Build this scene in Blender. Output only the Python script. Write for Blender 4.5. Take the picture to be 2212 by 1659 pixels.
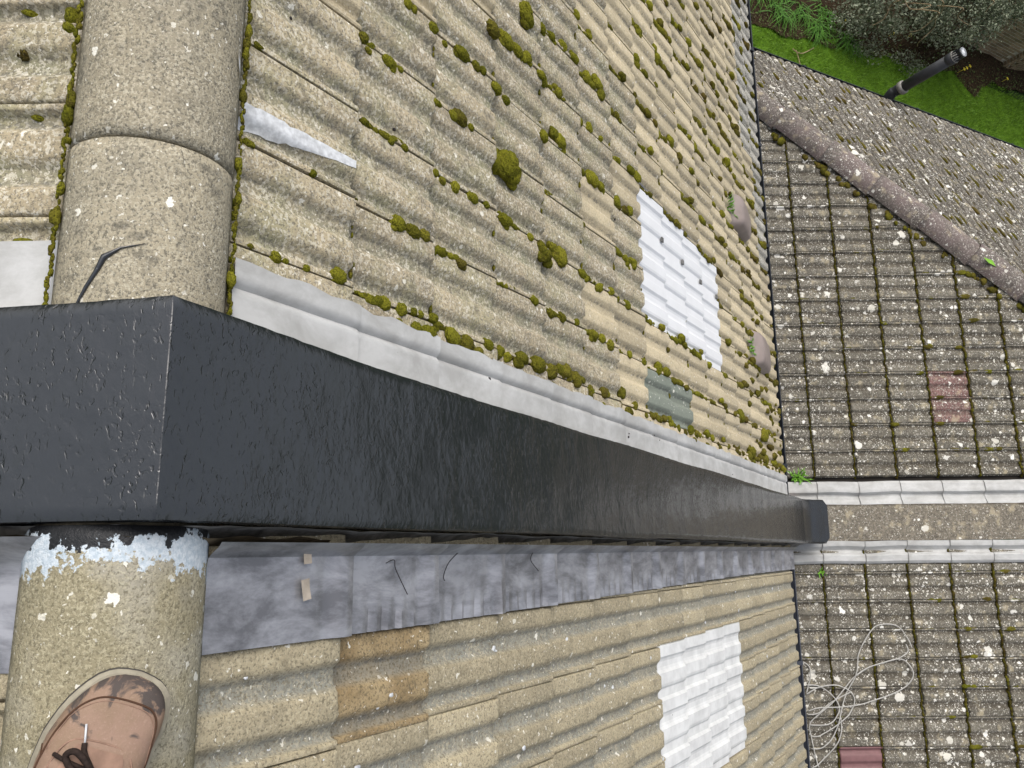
import bpy, bmesh, math, random
import numpy as np
from mathutils import Vector, Matrix, noise
scene = bpy.context.scene
for o in list(bpy.data.objects): bpy.data.objects.remove(o)
R_ = math.radians
# ------------------------------------------------------------------ camera
CAM = Vector((0.0, 0.0, 9.9))
cx_ = Vector((0.0088366, 0.9783834, -0.2066104))     # camera axes: right ...
cd_ = Vector((0.8850633, 0.0885088, 0.4569784))
cw_ = Vector((0.4653869, -0.1869014, -0.8651491))
AX_R = Vector((cx_[0], cd_[0], cw_[0]))               # image right in the world
AX_D = Vector((cx_[1], cd_[1], cw_[1]))               # image down
AX_F = Vector((cx_[2], cd_[2], cw_[2]))               # viewing direction
cam_d = bpy.data.cameras.new('camera'); cam = bpy.data.objects.new('camera', cam_d)
scene.collection.objects.link(cam)
m = Matrix.Identity(4)
for i in range(3):
    m[i][0] = AX_R[i]; m[i][1] = -AX_D[i]; m[i][2] = -AX_F[i]; m[i][3] = CAM[i]
cam.matrix_world = m
cam_d.sensor_width = 36; cam_d.lens = 36*1730.2/2212; cam_d.clip_start = 0.02; cam_d.clip_end = 3000
scene.camera = cam
def to_px(P):                                          # used only to skip what the photo cannot show
    d = Vector(P)-CAM; z = d.dot(AX_F)
    if z < 0.05: return None
    return 1106+1730.2*d.dot(AX_R)/z, 829.5+1730.2*d.dot(AX_D)/z
def seen(P, mg=90):
    q = to_px(P)
    return q is not None and -mg < q[0] < 2212+mg and -mg < q[1] < 1659+mg
# ------------------------------------------------------------------ light
SUN_EL, SUN_AZ = R_(57), R_(250)                       # azimuth clockwise from +Y
world = bpy.data.worlds.new('World'); scene.world = world; world.use_nodes = True
wn = world.node_tree; wn.nodes.clear()
sky = wn.nodes.new('ShaderNodeTexSky'); sky.sky_type = 'NISHITA'; sky.sun_disc = False
sky.sun_elevation = SUN_EL; sky.sun_rotation = SUN_AZ
sky.air_density = 1.0; sky.dust_density = 5.0; sky.ozone_density = 1.0
hs = wn.nodes.new('ShaderNodeHueSaturation'); hs.inputs['Saturation'].default_value = 0.42
bg = wn.nodes.new('ShaderNodeBackground'); bg.inputs['Strength'].default_value = 0.15
wo = wn.nodes.new('ShaderNodeOutputWorld')
wn.links.new(sky.outputs[0], hs.inputs['Color']); wn.links.new(hs.outputs[0], bg.inputs[0]); wn.links.new(bg.outputs[0], wo.inputs[0])
sun_d = bpy.data.lights.new('sun', 'SUN'); sun_d.energy = 1.05; sun_d.angle = R_(55); sun_d.color = (1.0, 0.95, 0.87)
sun = bpy.data.objects.new('sun', sun_d); scene.collection.objects.link(sun)
sdir = Vector((math.sin(SUN_AZ)*math.cos(SUN_EL), math.cos(SUN_AZ)*math.cos(SUN_EL), math.sin(SUN_EL)))
sun.rotation_euler = sdir.to_track_quat('Z', 'Y').to_euler(); sun.location = (0, 0, 30)
vs = scene.view_settings
scene.display_settings.display_device = 'sRGB'
vs.view_transform = 'Standard'; vs.look = 'None'; vs.gamma = 1.0; vs.use_curve_mapping = False; vs.exposure = 0.46
scene.render.engine = 'CYCLES'
scene.render.resolution_x, scene.render.resolution_y = 1024, 768

# ------------------------------------------------------------------ helpers
rnd = random.Random(7); C = scene.collection
def obj(name, me, parent=None, loc=None, mat=None, kind=None, label=None, cat=None, group=None, mw=None):
    o = bpy.data.objects.new(name, me); C.objects.link(o)
    if mat is not None and me is not None and not me.materials: me.materials.append(mat)
    if parent is not None: o.parent = parent; o.matrix_parent_inverse = parent.matrix_basis.inverted()
    if mw is not None: o.matrix_basis = mw
    elif loc is not None: o.location = loc
    for k, v in (('kind', kind), ('label', label), ('category', cat), ('group', group)):
        if v: o[k] = v
    return o
def thing(name, label, cat, loc=(0, 0, 0), group=None):
    return obj(name, None, loc=loc, label=label, cat=cat, group=group)
def mesh(name, V, F, mat=None, smooth=False):
    me = bpy.data.meshes.new(name); me.from_pydata([tuple(v) for v in V], [], F); me.update()
    if mat: me.materials.append(mat)
    if smooth: me.polygons.foreach_set('use_smooth', [True]*len(me.polygons))
    return me
def attr(me, name, vals):
    a = me.attributes.new(name, 'FLOAT', 'POINT'); a.data.foreach_set('value', np.asarray(vals, dtype=np.float32))
def grid(nx, ny, fn, close=False):
    V = [fn(i/(nx-1), j/(ny-1)) for j in range(ny) for i in range(nx)]
    F = [(j*nx+i, j*nx+i+1, (j+1)*nx+i+1, (j+1)*nx+i) for j in range(ny-1) for i in range(nx-1)]
    return V, F
def box(V, F, a, b):
    n = len(V)
    for x in (a[0], b[0]):
        for y in (a[1], b[1]):
            for z in (a[2], b[2]): V.append((x, y, z))
    for f in ((0, 1, 3, 2), (4, 6, 7, 5), (0, 4, 5, 1), (2, 3, 7, 6), (0, 2, 6, 4), (1, 5, 7, 3)): F.append(tuple(n+i for i in f))
def tube(V, F, pts, r, n=8, cap=True):
    pts = [Vector(p) for p in pts]; rr = r if isinstance(r, (list, tuple)) else [r]*len(pts)
    base = len(V); up = Vector((0, 0, 1))
    for i, p in enumerate(pts):
        t = (pts[min(i+1, len(pts)-1)]-pts[max(i-1, 0)]).normalized()
        a = t.cross(up)
        if a.length < 1e-3: a = t.cross(Vector((1, 0, 0)))
        a.normalize(); b = t.cross(a)
        for k in range(n):
            q = 2*math.pi*k/n; V.append(tuple(p+(a*math.cos(q)+b*math.sin(q))*rr[i]))
    for i in range(len(pts)-1):
        for k in range(n):
            F.append((base+i*n+k, base+i*n+(k+1) % n, base+(i+1)*n+(k+1) % n, base+(i+1)*n+k))
    if cap:
        F.append(tuple(base+k for k in range(n))[::-1]); e = base+(len(pts)-1)*n; F.append(tuple(e+k for k in range(n)))
def spline(pts, k=4):
    pts = [Vector(p) for p in pts]; out = []
    for i in range(len(pts)-1):
        p0, p1, p2, p3 = pts[max(i-1, 0)], pts[i], pts[i+1], pts[min(i+2, len(pts)-1)]
        for j in range(k):
            t = j/k
            out.append(0.5*((2*p1)+(p2-p0)*t+(2*p0-5*p1+4*p2-p3)*t*t+(3*p1-p0-3*p2+p3)*t**3))
    return out+[pts[-1]]
def sm(a, b, x):
    t = min(max((x-a)/(b-a), 0), 1); return t*t*(3-2*t)

# ------------------------------------------------------------------ materials
class NT:
    def __init__(s, name):
        s.m = bpy.data.materials.new(name); s.m.use_nodes = True; s.t = s.m.node_tree; s.t.nodes.clear()
        s.out = s.t.nodes.new('ShaderNodeOutputMaterial'); s.b = s.t.nodes.new('ShaderNodeBsdfPrincipled')
        s.t.links.new(s.b.outputs[0], s.out.inputs[0]); s._co = None
    def n(s, ty, **k):
        x = s.t.nodes.new(ty)
        for a, v in k.items(): setattr(x, a, v)
        return x
    def put(s, sock, v):
        if isinstance(v, bpy.types.NodeSocket): s.t.links.new(v, sock)
        elif v is not None:
            if hasattr(sock.default_value, '__len__') and not hasattr(v, '__len__'): v = (v, v, v, 1) if len(sock.default_value) == 4 else (v,)*3
            elif hasattr(v, '__len__') and len(v) == 3 and len(sock.default_value) == 4: v = (*v, 1)
            sock.default_value = v
    def co(s, rand=True, scale=None):                     # object coordinates, shifted per object so no two pieces match
        tc = s.n('ShaderNodeTexCoord'); o = tc.outputs['Object']
        if rand:
            oi = s.n('ShaderNodeObjectInfo'); v = s.n('ShaderNodeVectorMath', operation='MULTIPLY_ADD')
            cmb = s.n('ShaderNodeCombineXYZ')
            for i, mlt in enumerate((37.0, 91.0, 53.0)):
                q = s.math('MULTIPLY', oi.outputs['Random'], mlt); s.t.links.new(q, cmb.inputs[i])
            s.t.links.new(o, v.inputs[0]); v.inputs[1].default_value = (1, 1, 1); s.t.links.new(cmb.outputs[0], v.inputs[2]); o = v.outputs[0]
        if scale:
            v = s.n('ShaderNodeVectorMath', operation='MULTIPLY'); s.t.links.new(o, v.inputs[0]); v.inputs[1].default_value = scale; o = v.outputs[0]
        return o
    def rand(s): return s.n('ShaderNodeObjectInfo').outputs['Random']
    def noise(s, co, scale, detail=3, rough=.55, dist=0.0):
        x = s.n('ShaderNodeTexNoise'); s.put(x.inputs['Vector'], co)
        x.inputs['Scale'].default_value = scale; x.inputs['Detail'].default_value = detail; x.inputs['Roughness'].default_value = rough; x.inputs['Distortion'].default_value = dist
        return x.outputs['Fac']
    def vor(s, co, scale, out='Distance', rnd_=1.0):
        x = s.n('ShaderNodeTexVoronoi'); s.put(x.inputs['Vector'], co); x.inputs['Scale'].default_value = scale; x.inputs['Randomness'].default_value = rnd_
        return x.outputs[out]
    def ramp(s, f, *st):
        x = s.n('ShaderNodeValToRGB'); s.put(x.inputs[0], f); e = x.color_ramp.elements
        while len(e) < len(st): e.new(0.5)
        for i, (p, c) in enumerate(st):
            e[i].position = p; e[i].color = (c, c, c, 1) if not hasattr(c, '__len__') else (*c, 1)
        return x.outputs[0]
    def math(s, op, a, b=None, c=None):
        x = s.n('ShaderNodeMath', operation=op); s.put(x.inputs[0], a)
        if b is not None: s.put(x.inputs[1], b)
        if c is not None: s.put(x.inputs[2], c)
        return x.outputs[0]
    def mix(s, f, a, b, mode='MIX'):
        x = s.n('ShaderNodeMix', data_type='RGBA', blend_type=mode)
        s.put(x.inputs['Factor'], f); s.put(x.inputs['A'], a); s.put(x.inputs['B'], b); return x.outputs['Result']
    def attr(s, name):
        return s.n('ShaderNodeAttribute', attribute_name=name).outputs['Fac']
    def bump(s, h, dist, strength=1.0, nrm=None):
        x = s.n('ShaderNodeBump'); s.put(x.inputs['Height'], h); x.inputs['Distance'].default_value = dist; x.inputs['Strength'].default_value = strength
        if nrm is not None: s.t.links.new(nrm, x.inputs['Normal'])
        return x.outputs[0]
    def fin(s, col, rough=.9, nrm=None, metal=0.0, spec=.3):
        s.put(s.b.inputs['Base Color'], col); s.put(s.b.inputs['Roughness'], rough); s.put(s.b.inputs['Metallic'], metal)
        s.b.inputs['Specular IOR Level'].default_value = spec
        if nrm is not None: s.t.links.new(nrm, s.b.inputs['Normal'])
        return s.m

def concrete(name, c1, c2, dark, fleck, speck=.8, grime=.5, trough=(.16, .16, .135), tamt=.45, ridge=False, tint=None, fl_amt=.62, foot=.6, tlow=.15, gsc=105):
    t = NT(name); co = t.co()
    big = t.noise(co, 7, 4); mid = t.noise(co, 38, 4, .65); fine = t.noise(co, 170, 2, .8); patch = t.noise(co, 13, 4, .6)
    col = t.mix(t.ramp(big, (.32, 0), (.68, 1)), c1, c2)
    col = t.mix(1.0, col, t.math('MULTIPLY_ADD', t.rand(), .34, .81), 'MULTIPLY')
    if not ridge:
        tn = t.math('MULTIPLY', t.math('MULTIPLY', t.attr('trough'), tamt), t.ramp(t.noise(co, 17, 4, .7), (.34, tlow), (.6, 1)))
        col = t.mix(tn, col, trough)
    if tint: col = t.mix(t.math('MULTIPLY', t.ramp(t.noise(co, 9, 3), (.47, 0), (.66, 1)), tint[1]), col, tint[0])
    # black lichen blotches gathered into patches
    bl = t.math('MULTIPLY', t.ramp(mid, (.50, 0), (.66, 1)), t.ramp(patch, (.42, .12), (.6, 1)))
    col = t.mix(t.math('MULTIPLY', bl, grime), col, dark)
    # sandy grain: dark pits and pale grains
    col = t.mix(t.math('MULTIPLY', t.ramp(fine, (.38, 1), (.49, 0)), speck), col, dark)
    gr = t.noise(co, gsc, 2, .75); amt = t.math('MULTIPLY', t.ramp(patch, (.36, 1), (.64, .4)), fl_amt)
    col = t.mix(t.math('MULTIPLY', t.ramp(gr, (.53, 0), (.565, 1)), amt), col, fleck)
    # pale crustose flecks of irregular outline
    q = t.n('ShaderNodeVectorMath', operation='MULTIPLY_ADD'); nn = t.n('ShaderNodeTexNoise'); t.put(nn.inputs['Vector'], co); nn.inputs['Scale'].default_value = 90; nn.inputs['Detail'].default_value = 3
    t.t.links.new(nn.outputs['Color'], q.inputs[0]); q.inputs[1].default_value = (.022, .022, .022); t.t.links.new(co, q.inputs[2])
    for sc, pw, k in ((40, 8.0, .34), (105, 5.0, .36)):
        d = t.vor(q.outputs[0], sc); sep = t.n('ShaderNodeSeparateColor'); t.t.links.new(t.vor(q.outputs[0], sc, 'Color'), sep.inputs[0])
        f = t.math('LESS_THAN', d, t.math('MULTIPLY', t.math('POWER', sep.outputs[0], pw), k))
        col = t.mix(t.math('MULTIPLY', f, t.math('MULTIPLY_ADD', sep.outputs[1], .5, .4)), col, (.76, .74, .66))
    if not ridge:                                                  # ragged line of black algae at the foot of the rolls
        fo = t.math('MULTIPLY', t.attr('foot'), t.math('MULTIPLY', t.ramp(t.noise(co, 62, 4, .75), (.46, 0), (.54, 1)), t.ramp(t.noise(co, 8, 2), (.32, .1), (.52, 1))))
        col = t.mix(t.math('MULTIPLY', fo, foot), col, (.10, .10, .095))
    h = t.math('ADD', fine, t.math('MULTIPLY', mid, .9))
    return t.fin(col, .93, t.bump(h, .0026, .85), spec=.2)
M = {}
M['tile_l'] = concrete('sandy_concrete', (.43, .365, .245), (.35, .30, .205), (.12, .11, .088), (.66, .62, .52), trough=(.20, .205, .15), tamt=.65, tint=((.26, .27, .15), .4), grime=.7, foot=.5)
M['tile_far'] = concrete('sandy_concrete_clean', (.52, .445, .30), (.45, .385, .26), (.20, .175, .13), (.62, .56, .43), grime=.4, trough=(.36, .315, .22), tamt=.5, fl_amt=.35, foot=.65, speck=.5)
M['tile_eave'] = concrete('grey_lichened_concrete', (.40, .385, .34), (.33, .315, .27), (.12, .11, .09), (.64, .63, .58), grime=.6, trough=(.17, .16, .13), tamt=.5)
M['tile_r'] = concrete('ochre_concrete', (.40, .345, .23), (.33, .29, .20), (.15, .13, .09), (.56, .50, .36), grime=.6, trough=(.225, .23, .205), tamt=.95, fl_amt=.4, foot=.35, tlow=.65, gsc=130)
M['tile_r_wet'] = concrete('damp_brown_concrete', (.36, .285, .165), (.20, .14, .07), (.10, .08, .05), (.42, .34, .22), trough=(.2, .195, .165), tamt=.9, tlow=.7, fl_amt=.2)
M['ridge_l'] = concrete('ridge_concrete', (.34, .30, .215), (.26, .235, .175), (.09, .085, .07), (.56, .52, .41), ridge=True, grime=.75, fl_amt=.5, speck=.75, gsc=190)
M['ridge_r'] = concrete('ridge_concrete_yellow', (.345, .305, .20), (.29, .26, .17), (.12, .105, .07), (.53, .49, .35), ridge=True, grime=.3, tint=((.39, .38, .345), .45), fl_amt=.45, speck=.7, gsc=210)
M['green'] = concrete('grey_green_concrete', (.22, .245, .205), (.19, .215, .18), (.12, .13, .11), (.28, .30, .26), grime=.2, trough=(.16, .18, .15), fl_amt=.15, speck=.25)
def painted_end():
    m = M['ridge_r'].copy(); m.name = 'ridge_concrete_paint_splashed'; t = NT.__new__(NT); t.m = m; t.t = m.node_tree; t.b = [n for n in m.node_tree.nodes if n.type == 'BSDF_PRINCIPLED'][0]
    old = t.b.inputs['Base Color'].links[0].from_socket; co = t.co(False); sx = t.n('ShaderNodeSeparateXYZ'); t.t.links.new(co, sx.inputs[0])
    n1 = t.noise(co, 55, 5, .72); n2 = t.noise(co, 16, 3, .6); n3 = t.noise(co, 140, 3, .7)
    e = t.math('ADD', t.math('MULTIPLY', t.math('SUBTRACT', n1, .5), .10), t.math('MULTIPLY', t.math('SUBTRACT', n2, .5), .13))
    ends = t.math('MULTIPLY', t.math('ABSOLUTE', t.math('SUBTRACT', sx.outputs[1], .04)), .30)
    blue = t.math('LESS_THAN', t.math('SUBTRACT', t.math('SUBTRACT', sx.outputs[0], e), ends), -.014)
    blk = t.math('LESS_THAN', t.math('ADD', t.math('ADD', sx.outputs[0], e), t.math('MULTIPLY', ends, .6)), -.012)
    c = t.mix(blue, old, t.mix(t.ramp(n3, (.4, 0), (.6, 1)), (.40, .47, .53), (.55, .60, .64))); c = t.mix(blk, c, (.02, .021, .023))
    t.put(t.b.inputs['Base Color'], c); t.put(t.b.inputs['Roughness'], t.math('MULTIPLY_ADD', blk, -.5, .9)); return m
M['ridge_paint'] = painted_end()

def oldtile(name, c1, c2, purple=None, white=.33, trough=.6):
    t = NT(name); co = t.co(); big = t.noise(co, 9, 4); mid = t.noise(co, 60, 4, .7); fine = t.noise(co, 260, 2, .7)
    col = t.mix(t.ramp(big, (.3, 0), (.7, 1)), c1, c2)
    col = t.mix(1.0, col, t.math('MULTIPLY_ADD', t.rand(), .4, .8), 'MULTIPLY')
    col = t.mix(t.math('MULTIPLY', t.ramp(mid, (.45, 0), (.62, 1)), .65), col, (.055, .05, .04))
    col = t.mix(t.math('MULTIPLY', t.ramp(fine, (.56, 0), (.68, 1)), .45), col, (.42, .39, .33))
    if purple: col = t.mix(t.ramp(t.noise(co, 5, 2), (.42, 0), (.6, .8)), col, purple)
    col = t.mix(t.math('MULTIPLY', t.ramp(t.noise(co, 14, 3), (.57, 0), (.68, 1)), .5), col, (.46, .40, .27))     # cream crust
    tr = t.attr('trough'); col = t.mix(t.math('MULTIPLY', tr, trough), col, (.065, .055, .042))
    dens = t.ramp(t.noise(co, 4.5, 3), (.3, .55), (.7, 1.25))
    fw = t.noise(co, 75, 6, .78); fw2 = t.noise(co, 24, 3, .6)                       # fine powdery white crust in patches
    col = t.mix(t.math('MULTIPLY', t.math('MULTIPLY', t.ramp(fw, (.545, 0), (.59, 1)), t.ramp(fw2, (.40, .2), (.6, 1))), .8), col, (.50, .48, .42))
    for sc, pw, k in ((14, 7.0, white*1.15), (30, 5.0, white*1.1), (62, 3.6, white), (110, 3.2, white)):                  # round white lichens of four sizes, ragged and merging
        q = t.n('ShaderNodeVectorMath', operation='ADD'); t.t.links.new(co, q.inputs[0])
        nn = t.n('ShaderNodeTexNoise'); t.put(nn.inputs['Vector'], co); nn.inputs['Scale'].default_value = sc*2.6; nn.inputs['Detail'].default_value = 4
        ns = t.n('ShaderNodeVectorMath', operation='SCALE'); t.t.links.new(nn.outputs['Color'], ns.inputs[0]); ns.inputs['Scale'].default_value = .62/sc; t.t.links.new(ns.outputs[0], q.inputs[1])
        d = t.vor(q.outputs[0], sc); r = t.n('ShaderNodeSeparateColor'); t.t.links.new(t.vor(q.outputs[0], sc, 'Color'), r.inputs[0])
        lim = t.math('MULTIPLY', t.math('MULTIPLY', t.math('POWER', r.outputs[0], pw), k), dens)
        f = t.ramp(t.math('SUBTRACT', lim, d), (0, 0), (.035, 1))
        col = t.mix(t.math('MULTIPLY', f, t.math('MULTIPLY_ADD', r.outputs[2], .45, .55)), col, t.mix(r.outputs[1], (.80, .79, .74), (.58, .56, .49)))
    return t.fin(col, .95, t.bump(t.math('ADD', fine, mid), .003, .8), spec=.15)
M['old'] = oldtile('old_lichened_tile', (.165, .152, .122), (.09, .082, .066), white=.46)
M['old_hip'] = oldtile('old_lichened_tile_dark', (.125, .113, .098), (.062, .055, .047), white=.48)
M['old_red'] = oldtile('red_lichened_tile', (.20, .105, .098), (.15, .085, .08), trough=.3, white=.42)
M['hip_ridge'] = oldtile('purple_grey_ridge', (.165, .14, .128), (.125, .108, .10), purple=(.165, .13, .125), white=.40, trough=0)
M['strip'] = oldtile('lichened_coping_concrete', (.215, .19, .15), (.17, .15, .12), white=.30, trough=0)

def paint():
    t = NT('wet_black_paint'); tc = t.n('ShaderNodeTexCoord'); co = tc.outputs['Object']
    mp = t.n('ShaderNodeVectorMath', operation='MULTIPLY'); t.t.links.new(co, mp.inputs[0]); mp.inputs[1].default_value = (.8, 1.2, 1.2)
    a = t.noise(mp.outputs[0], 85, 2, .5, .6); b = t.noise(mp.outputs[0], 9, 3, .55); c = t.noise(mp.outputs[0], 58, 3, .6, .4)
    amp = t.ramp(b, (.40, .12), (.60, 1))
    pit = t.math('MULTIPLY', t.ramp(a, (.29, 0), (.42, 1)), 1.0)
    h = t.math('ADD', t.math('MULTIPLY', pit, t.math('MULTIPLY_ADD', amp, .8, .2)), t.math('MULTIPLY', c, t.math('MULTIPLY_ADD', amp, 1.3, .5)))
    return t.fin((.010, .012, .0145), t.math('MULTIPLY_ADD', b, .06, .17), t.bump(h, .0018, .42), spec=1.0)
M['paint'] = paint()
def lead(name, c1, c2, rough, metal, streak):
    t = NT(name); co = t.co()
    st = t.n('ShaderNodeVectorMath', operation='MULTIPLY'); t.t.links.new(co, st.inputs[0]); st.inputs[1].default_value = streak
    n1 = t.noise(st.outputs[0], 11, 6, .7, .25); n2 = t.noise(co, 6, 3); n3 = t.noise(co, 60, 3)
    col = t.mix(t.ramp(n1, (.38, 0), (.62, 1)), c1, c2)
    col = t.mix(t.math('MULTIPLY', t.ramp(n2, (.5, 0), (.66, 1)), .35), col, tuple(x*.72 for x in c1))
    return t.fin(col, t.math('MULTIPLY_ADD', n1, .25, rough), t.bump(t.math('ADD', n1, t.math('MULTIPLY', n3, .25)), .0016, .7), metal=metal, spec=.35)
M['lead_white'] = lead('weathered_white_lead', (.35, .35, .34), (.47, .475, .47), .55, 0, (1.0, .45, 1))
M['lead_new'] = lead('new_grey_lead', (.165, .167, .18), (.40, .405, .435), .26, .5, (1.3, .35, 1))
def plain(name, col, rough=.5, spec=.4, nscale=0, namt=.2, bump=0, metal=0):
    t = NT(name)
    if not nscale: return t.fin(col, rough, spec=spec, metal=metal)
    co = t.co(); n1 = t.noise(co, nscale, 4, .6)
    c = t.mix(t.ramp(n1, (.35, 0), (.65, 1)), col, tuple(x*(1-namt) for x in col))
    return t.fin(c, rough, t.bump(n1, bump, .6) if bump else None, spec=spec, metal=metal)
M['gutter'] = plain('black_gutter_plastic', (.016, .019, .025), .35, .4, 20, .3)
M['gutter_grey'] = plain('slate_grey_gutter_plastic', (.05, .056, .072), .42, .4, 20, .3)
M['pipe'] = plain('anthracite_pipe_plastic', (.036, .038, .043), .45, .4, 12, .35)
M['pipe_ring'] = plain('grey_pipe_collar', (.26, .25, .23), .6, .3, 20, .3)
M['cap_metal'] = plain('bright_cap_plastic', (.55, .57, .6), .35, .4)
M['sheet'] = plain('white_rooflight_plastic', (.72, .735, .755), .32, .45, 8, .06)
M['sheet2'] = plain('white_rooflight_plastic_dirty', (.68, .69, .685), .4, .4, 13, .22)
M['trim'] = plain('dark_sealant', (.16, .16, .155), .7, .3, 30, .4)
M['vent'] = plain('mauve_brown_plastic', (.265, .22, .20), .45, .35, 14, .16, .002)
M['maroon'] = plain('maroon_tile', (.19, .098, .10), .55, .3, 30, .2, .002)
M['mortar'] = plain('mortar', (.24, .21, .15), .95, .1, 60, .5, .004)
M['side'] = plain('smeared_wall_paint', (.23, .22, .205), .6, .35, 24, .75, .006)
M['side_brown'] = plain('smeared_brown_render', (.16, .12, .07), .8, .25, 24, .6, .004)
M['deck'] = plain('roof_underlay', (.05, .045, .04), .95, .1)
M['brick_w'] = plain('house_brick', (.25, .13, .08), .9, .1, 9, .3)
M['soil'] = plain('garden_soil', (.050, .034, .020), 1.0, .05, 22, .7, .05)
M['lawn_soil'] = plain('lawn_ground', (.075, .15, .012), 1.0, .05, 4, .5, .02)
M['ground'] = plain('far_ground', (.035, .055, .02), 1.0, .05, .2, .5)
M['cable'] = plain('pale_grey_cable', (.46, .45, .42), .5, .4, 40, .25)
M['splat'] = plain('dried_white_paint', (.66, .68, .70), .75, .2, 60, .35, .002)
M['splat_blue'] = plain('pale_blue_paint', (.47, .54, .60), .8, .2, 60, .35, .002)
M['tape'] = plain('masking_tape', (.40, .35, .29), .75, .2, 30, .3)
M['thread'] = plain('black_thread', (.03, .028, .03), .8, .2)
M['debris'] = plain('dark_dirt_crumb', (.05, .045, .045), .95, .1, 40, .4, .003)
def leafmat(name, c1, c2, rough=.55):
    t = NT(name); f = t.attr('tone')
    return t.fin(t.mix(f, c1, c2), rough, spec=.3)
M['moss'] = None
def mossmat():
    t = NT('cushion_moss'); f = t.attr('tone'); b = t.attr('brown'); co = t.co(False); n = t.noise(co, 300, 3, .75); n2 = t.noise(co, 45, 3, .6)
    bb = t.math('ADD', b, t.ramp(n2, (.55, 0), (.72, .55)))
    g = t.mix(f, (.13, .135, .010), (.32, .31, .028)); br = t.mix(f, (.065, .045, .014), (.15, .11, .03))
    c = t.mix(bb, g, br); c = t.mix(t.ramp(n, (.36, .85), (.52, 0)), c, (.022, .022, .006)); c = t.mix(t.ramp(n, (.58, 0), (.7, .4)), c, (.36, .34, .06))
    return t.fin(c, .95, t.bump(n, .009, 1.0), spec=.08)
M['moss'] = mossmat()
M['grass'] = leafmat('lawn_grass', (.07, .17, .008), (.17, .32, .018))
M['strap'] = leafmat('strap_leaf', (.030, .10, .010), (.10, .25, .02), .6)
M['shrub'] = leafmat('grey_green_leaf', (.05, .068, .03), (.26, .29, .20), .55)
M['weed'] = leafmat('weed_leaf', (.07, .20, .012), (.17, .38, .03), .6)
M['litter'] = leafmat('bed_leaves', (.05, .035, .018), (.075, .13, .025), .8)
M['yellow'] = plain('yellow_petal', (.75, .62, .06), .6, .2)
M['twig'] = plain('pale_bare_twig', (.33, .25, .15), .8, .15, 20, .4)
M['stem'] = plain('dark_stem', (.09, .065, .04), .9, .1, 20, .4)
def leather():
    t = NT('scuffed_tan_leather'); co = t.co(False); a = t.noise(co, 18, 4, .65); b = t.noise(co, 240, 3, .7); s = t.noise(co, 26, 4, .6, 1.0)
    c = t.mix(t.ramp(a, (.35, 0), (.65, 1)), (.265, .175, .130), (.22, .15, .10)); c = t.mix(t.math('MULTIPLY', t.ramp(b, (.55, 0), (.7, 1)), .35), c, (.38, .27, .21))
    sx = t.n('ShaderNodeSeparateXYZ'); t.t.links.new(co, sx.inputs[0])
    toe = t.ramp(sx.outputs[0], (.012, .20), (.05, .06), (.13, 0))                                       # black paint scuffed over the toe
    c = t.mix(t.ramp(t.math('ADD', s, toe), (.60, 0), (.69, .85)), c, (.04, .038, .04))
    return t.fin(c, .72, t.bump(t.math('ADD', b, t.math('MULTIPLY', a, 2.0)), .0016, .6), spec=.3)
M['leather'] = leather()
M['tongue'] = plain('tongue_leather', (.30, .19, .14), .8, .2, 40, .3, .001)
M['sole'] = plain('worn_cream_rubber', (.33, .30, .23), .7, .3, 30, .35, .001)
M['outsole'] = plain('dark_rubber', (.06, .055, .05), .8, .2, 30, .3)
M['lace'] = plain('dark_brown_lace', (.035, .024, .020), .85, .15, 200, .5, .001)
M['sock'] = plain('dark_sock', (.05, .05, .055), .95, .1, 100, .3)
M['seam'] = plain('dark_seam', (.075, .04, .025), .85, .15)
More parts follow.
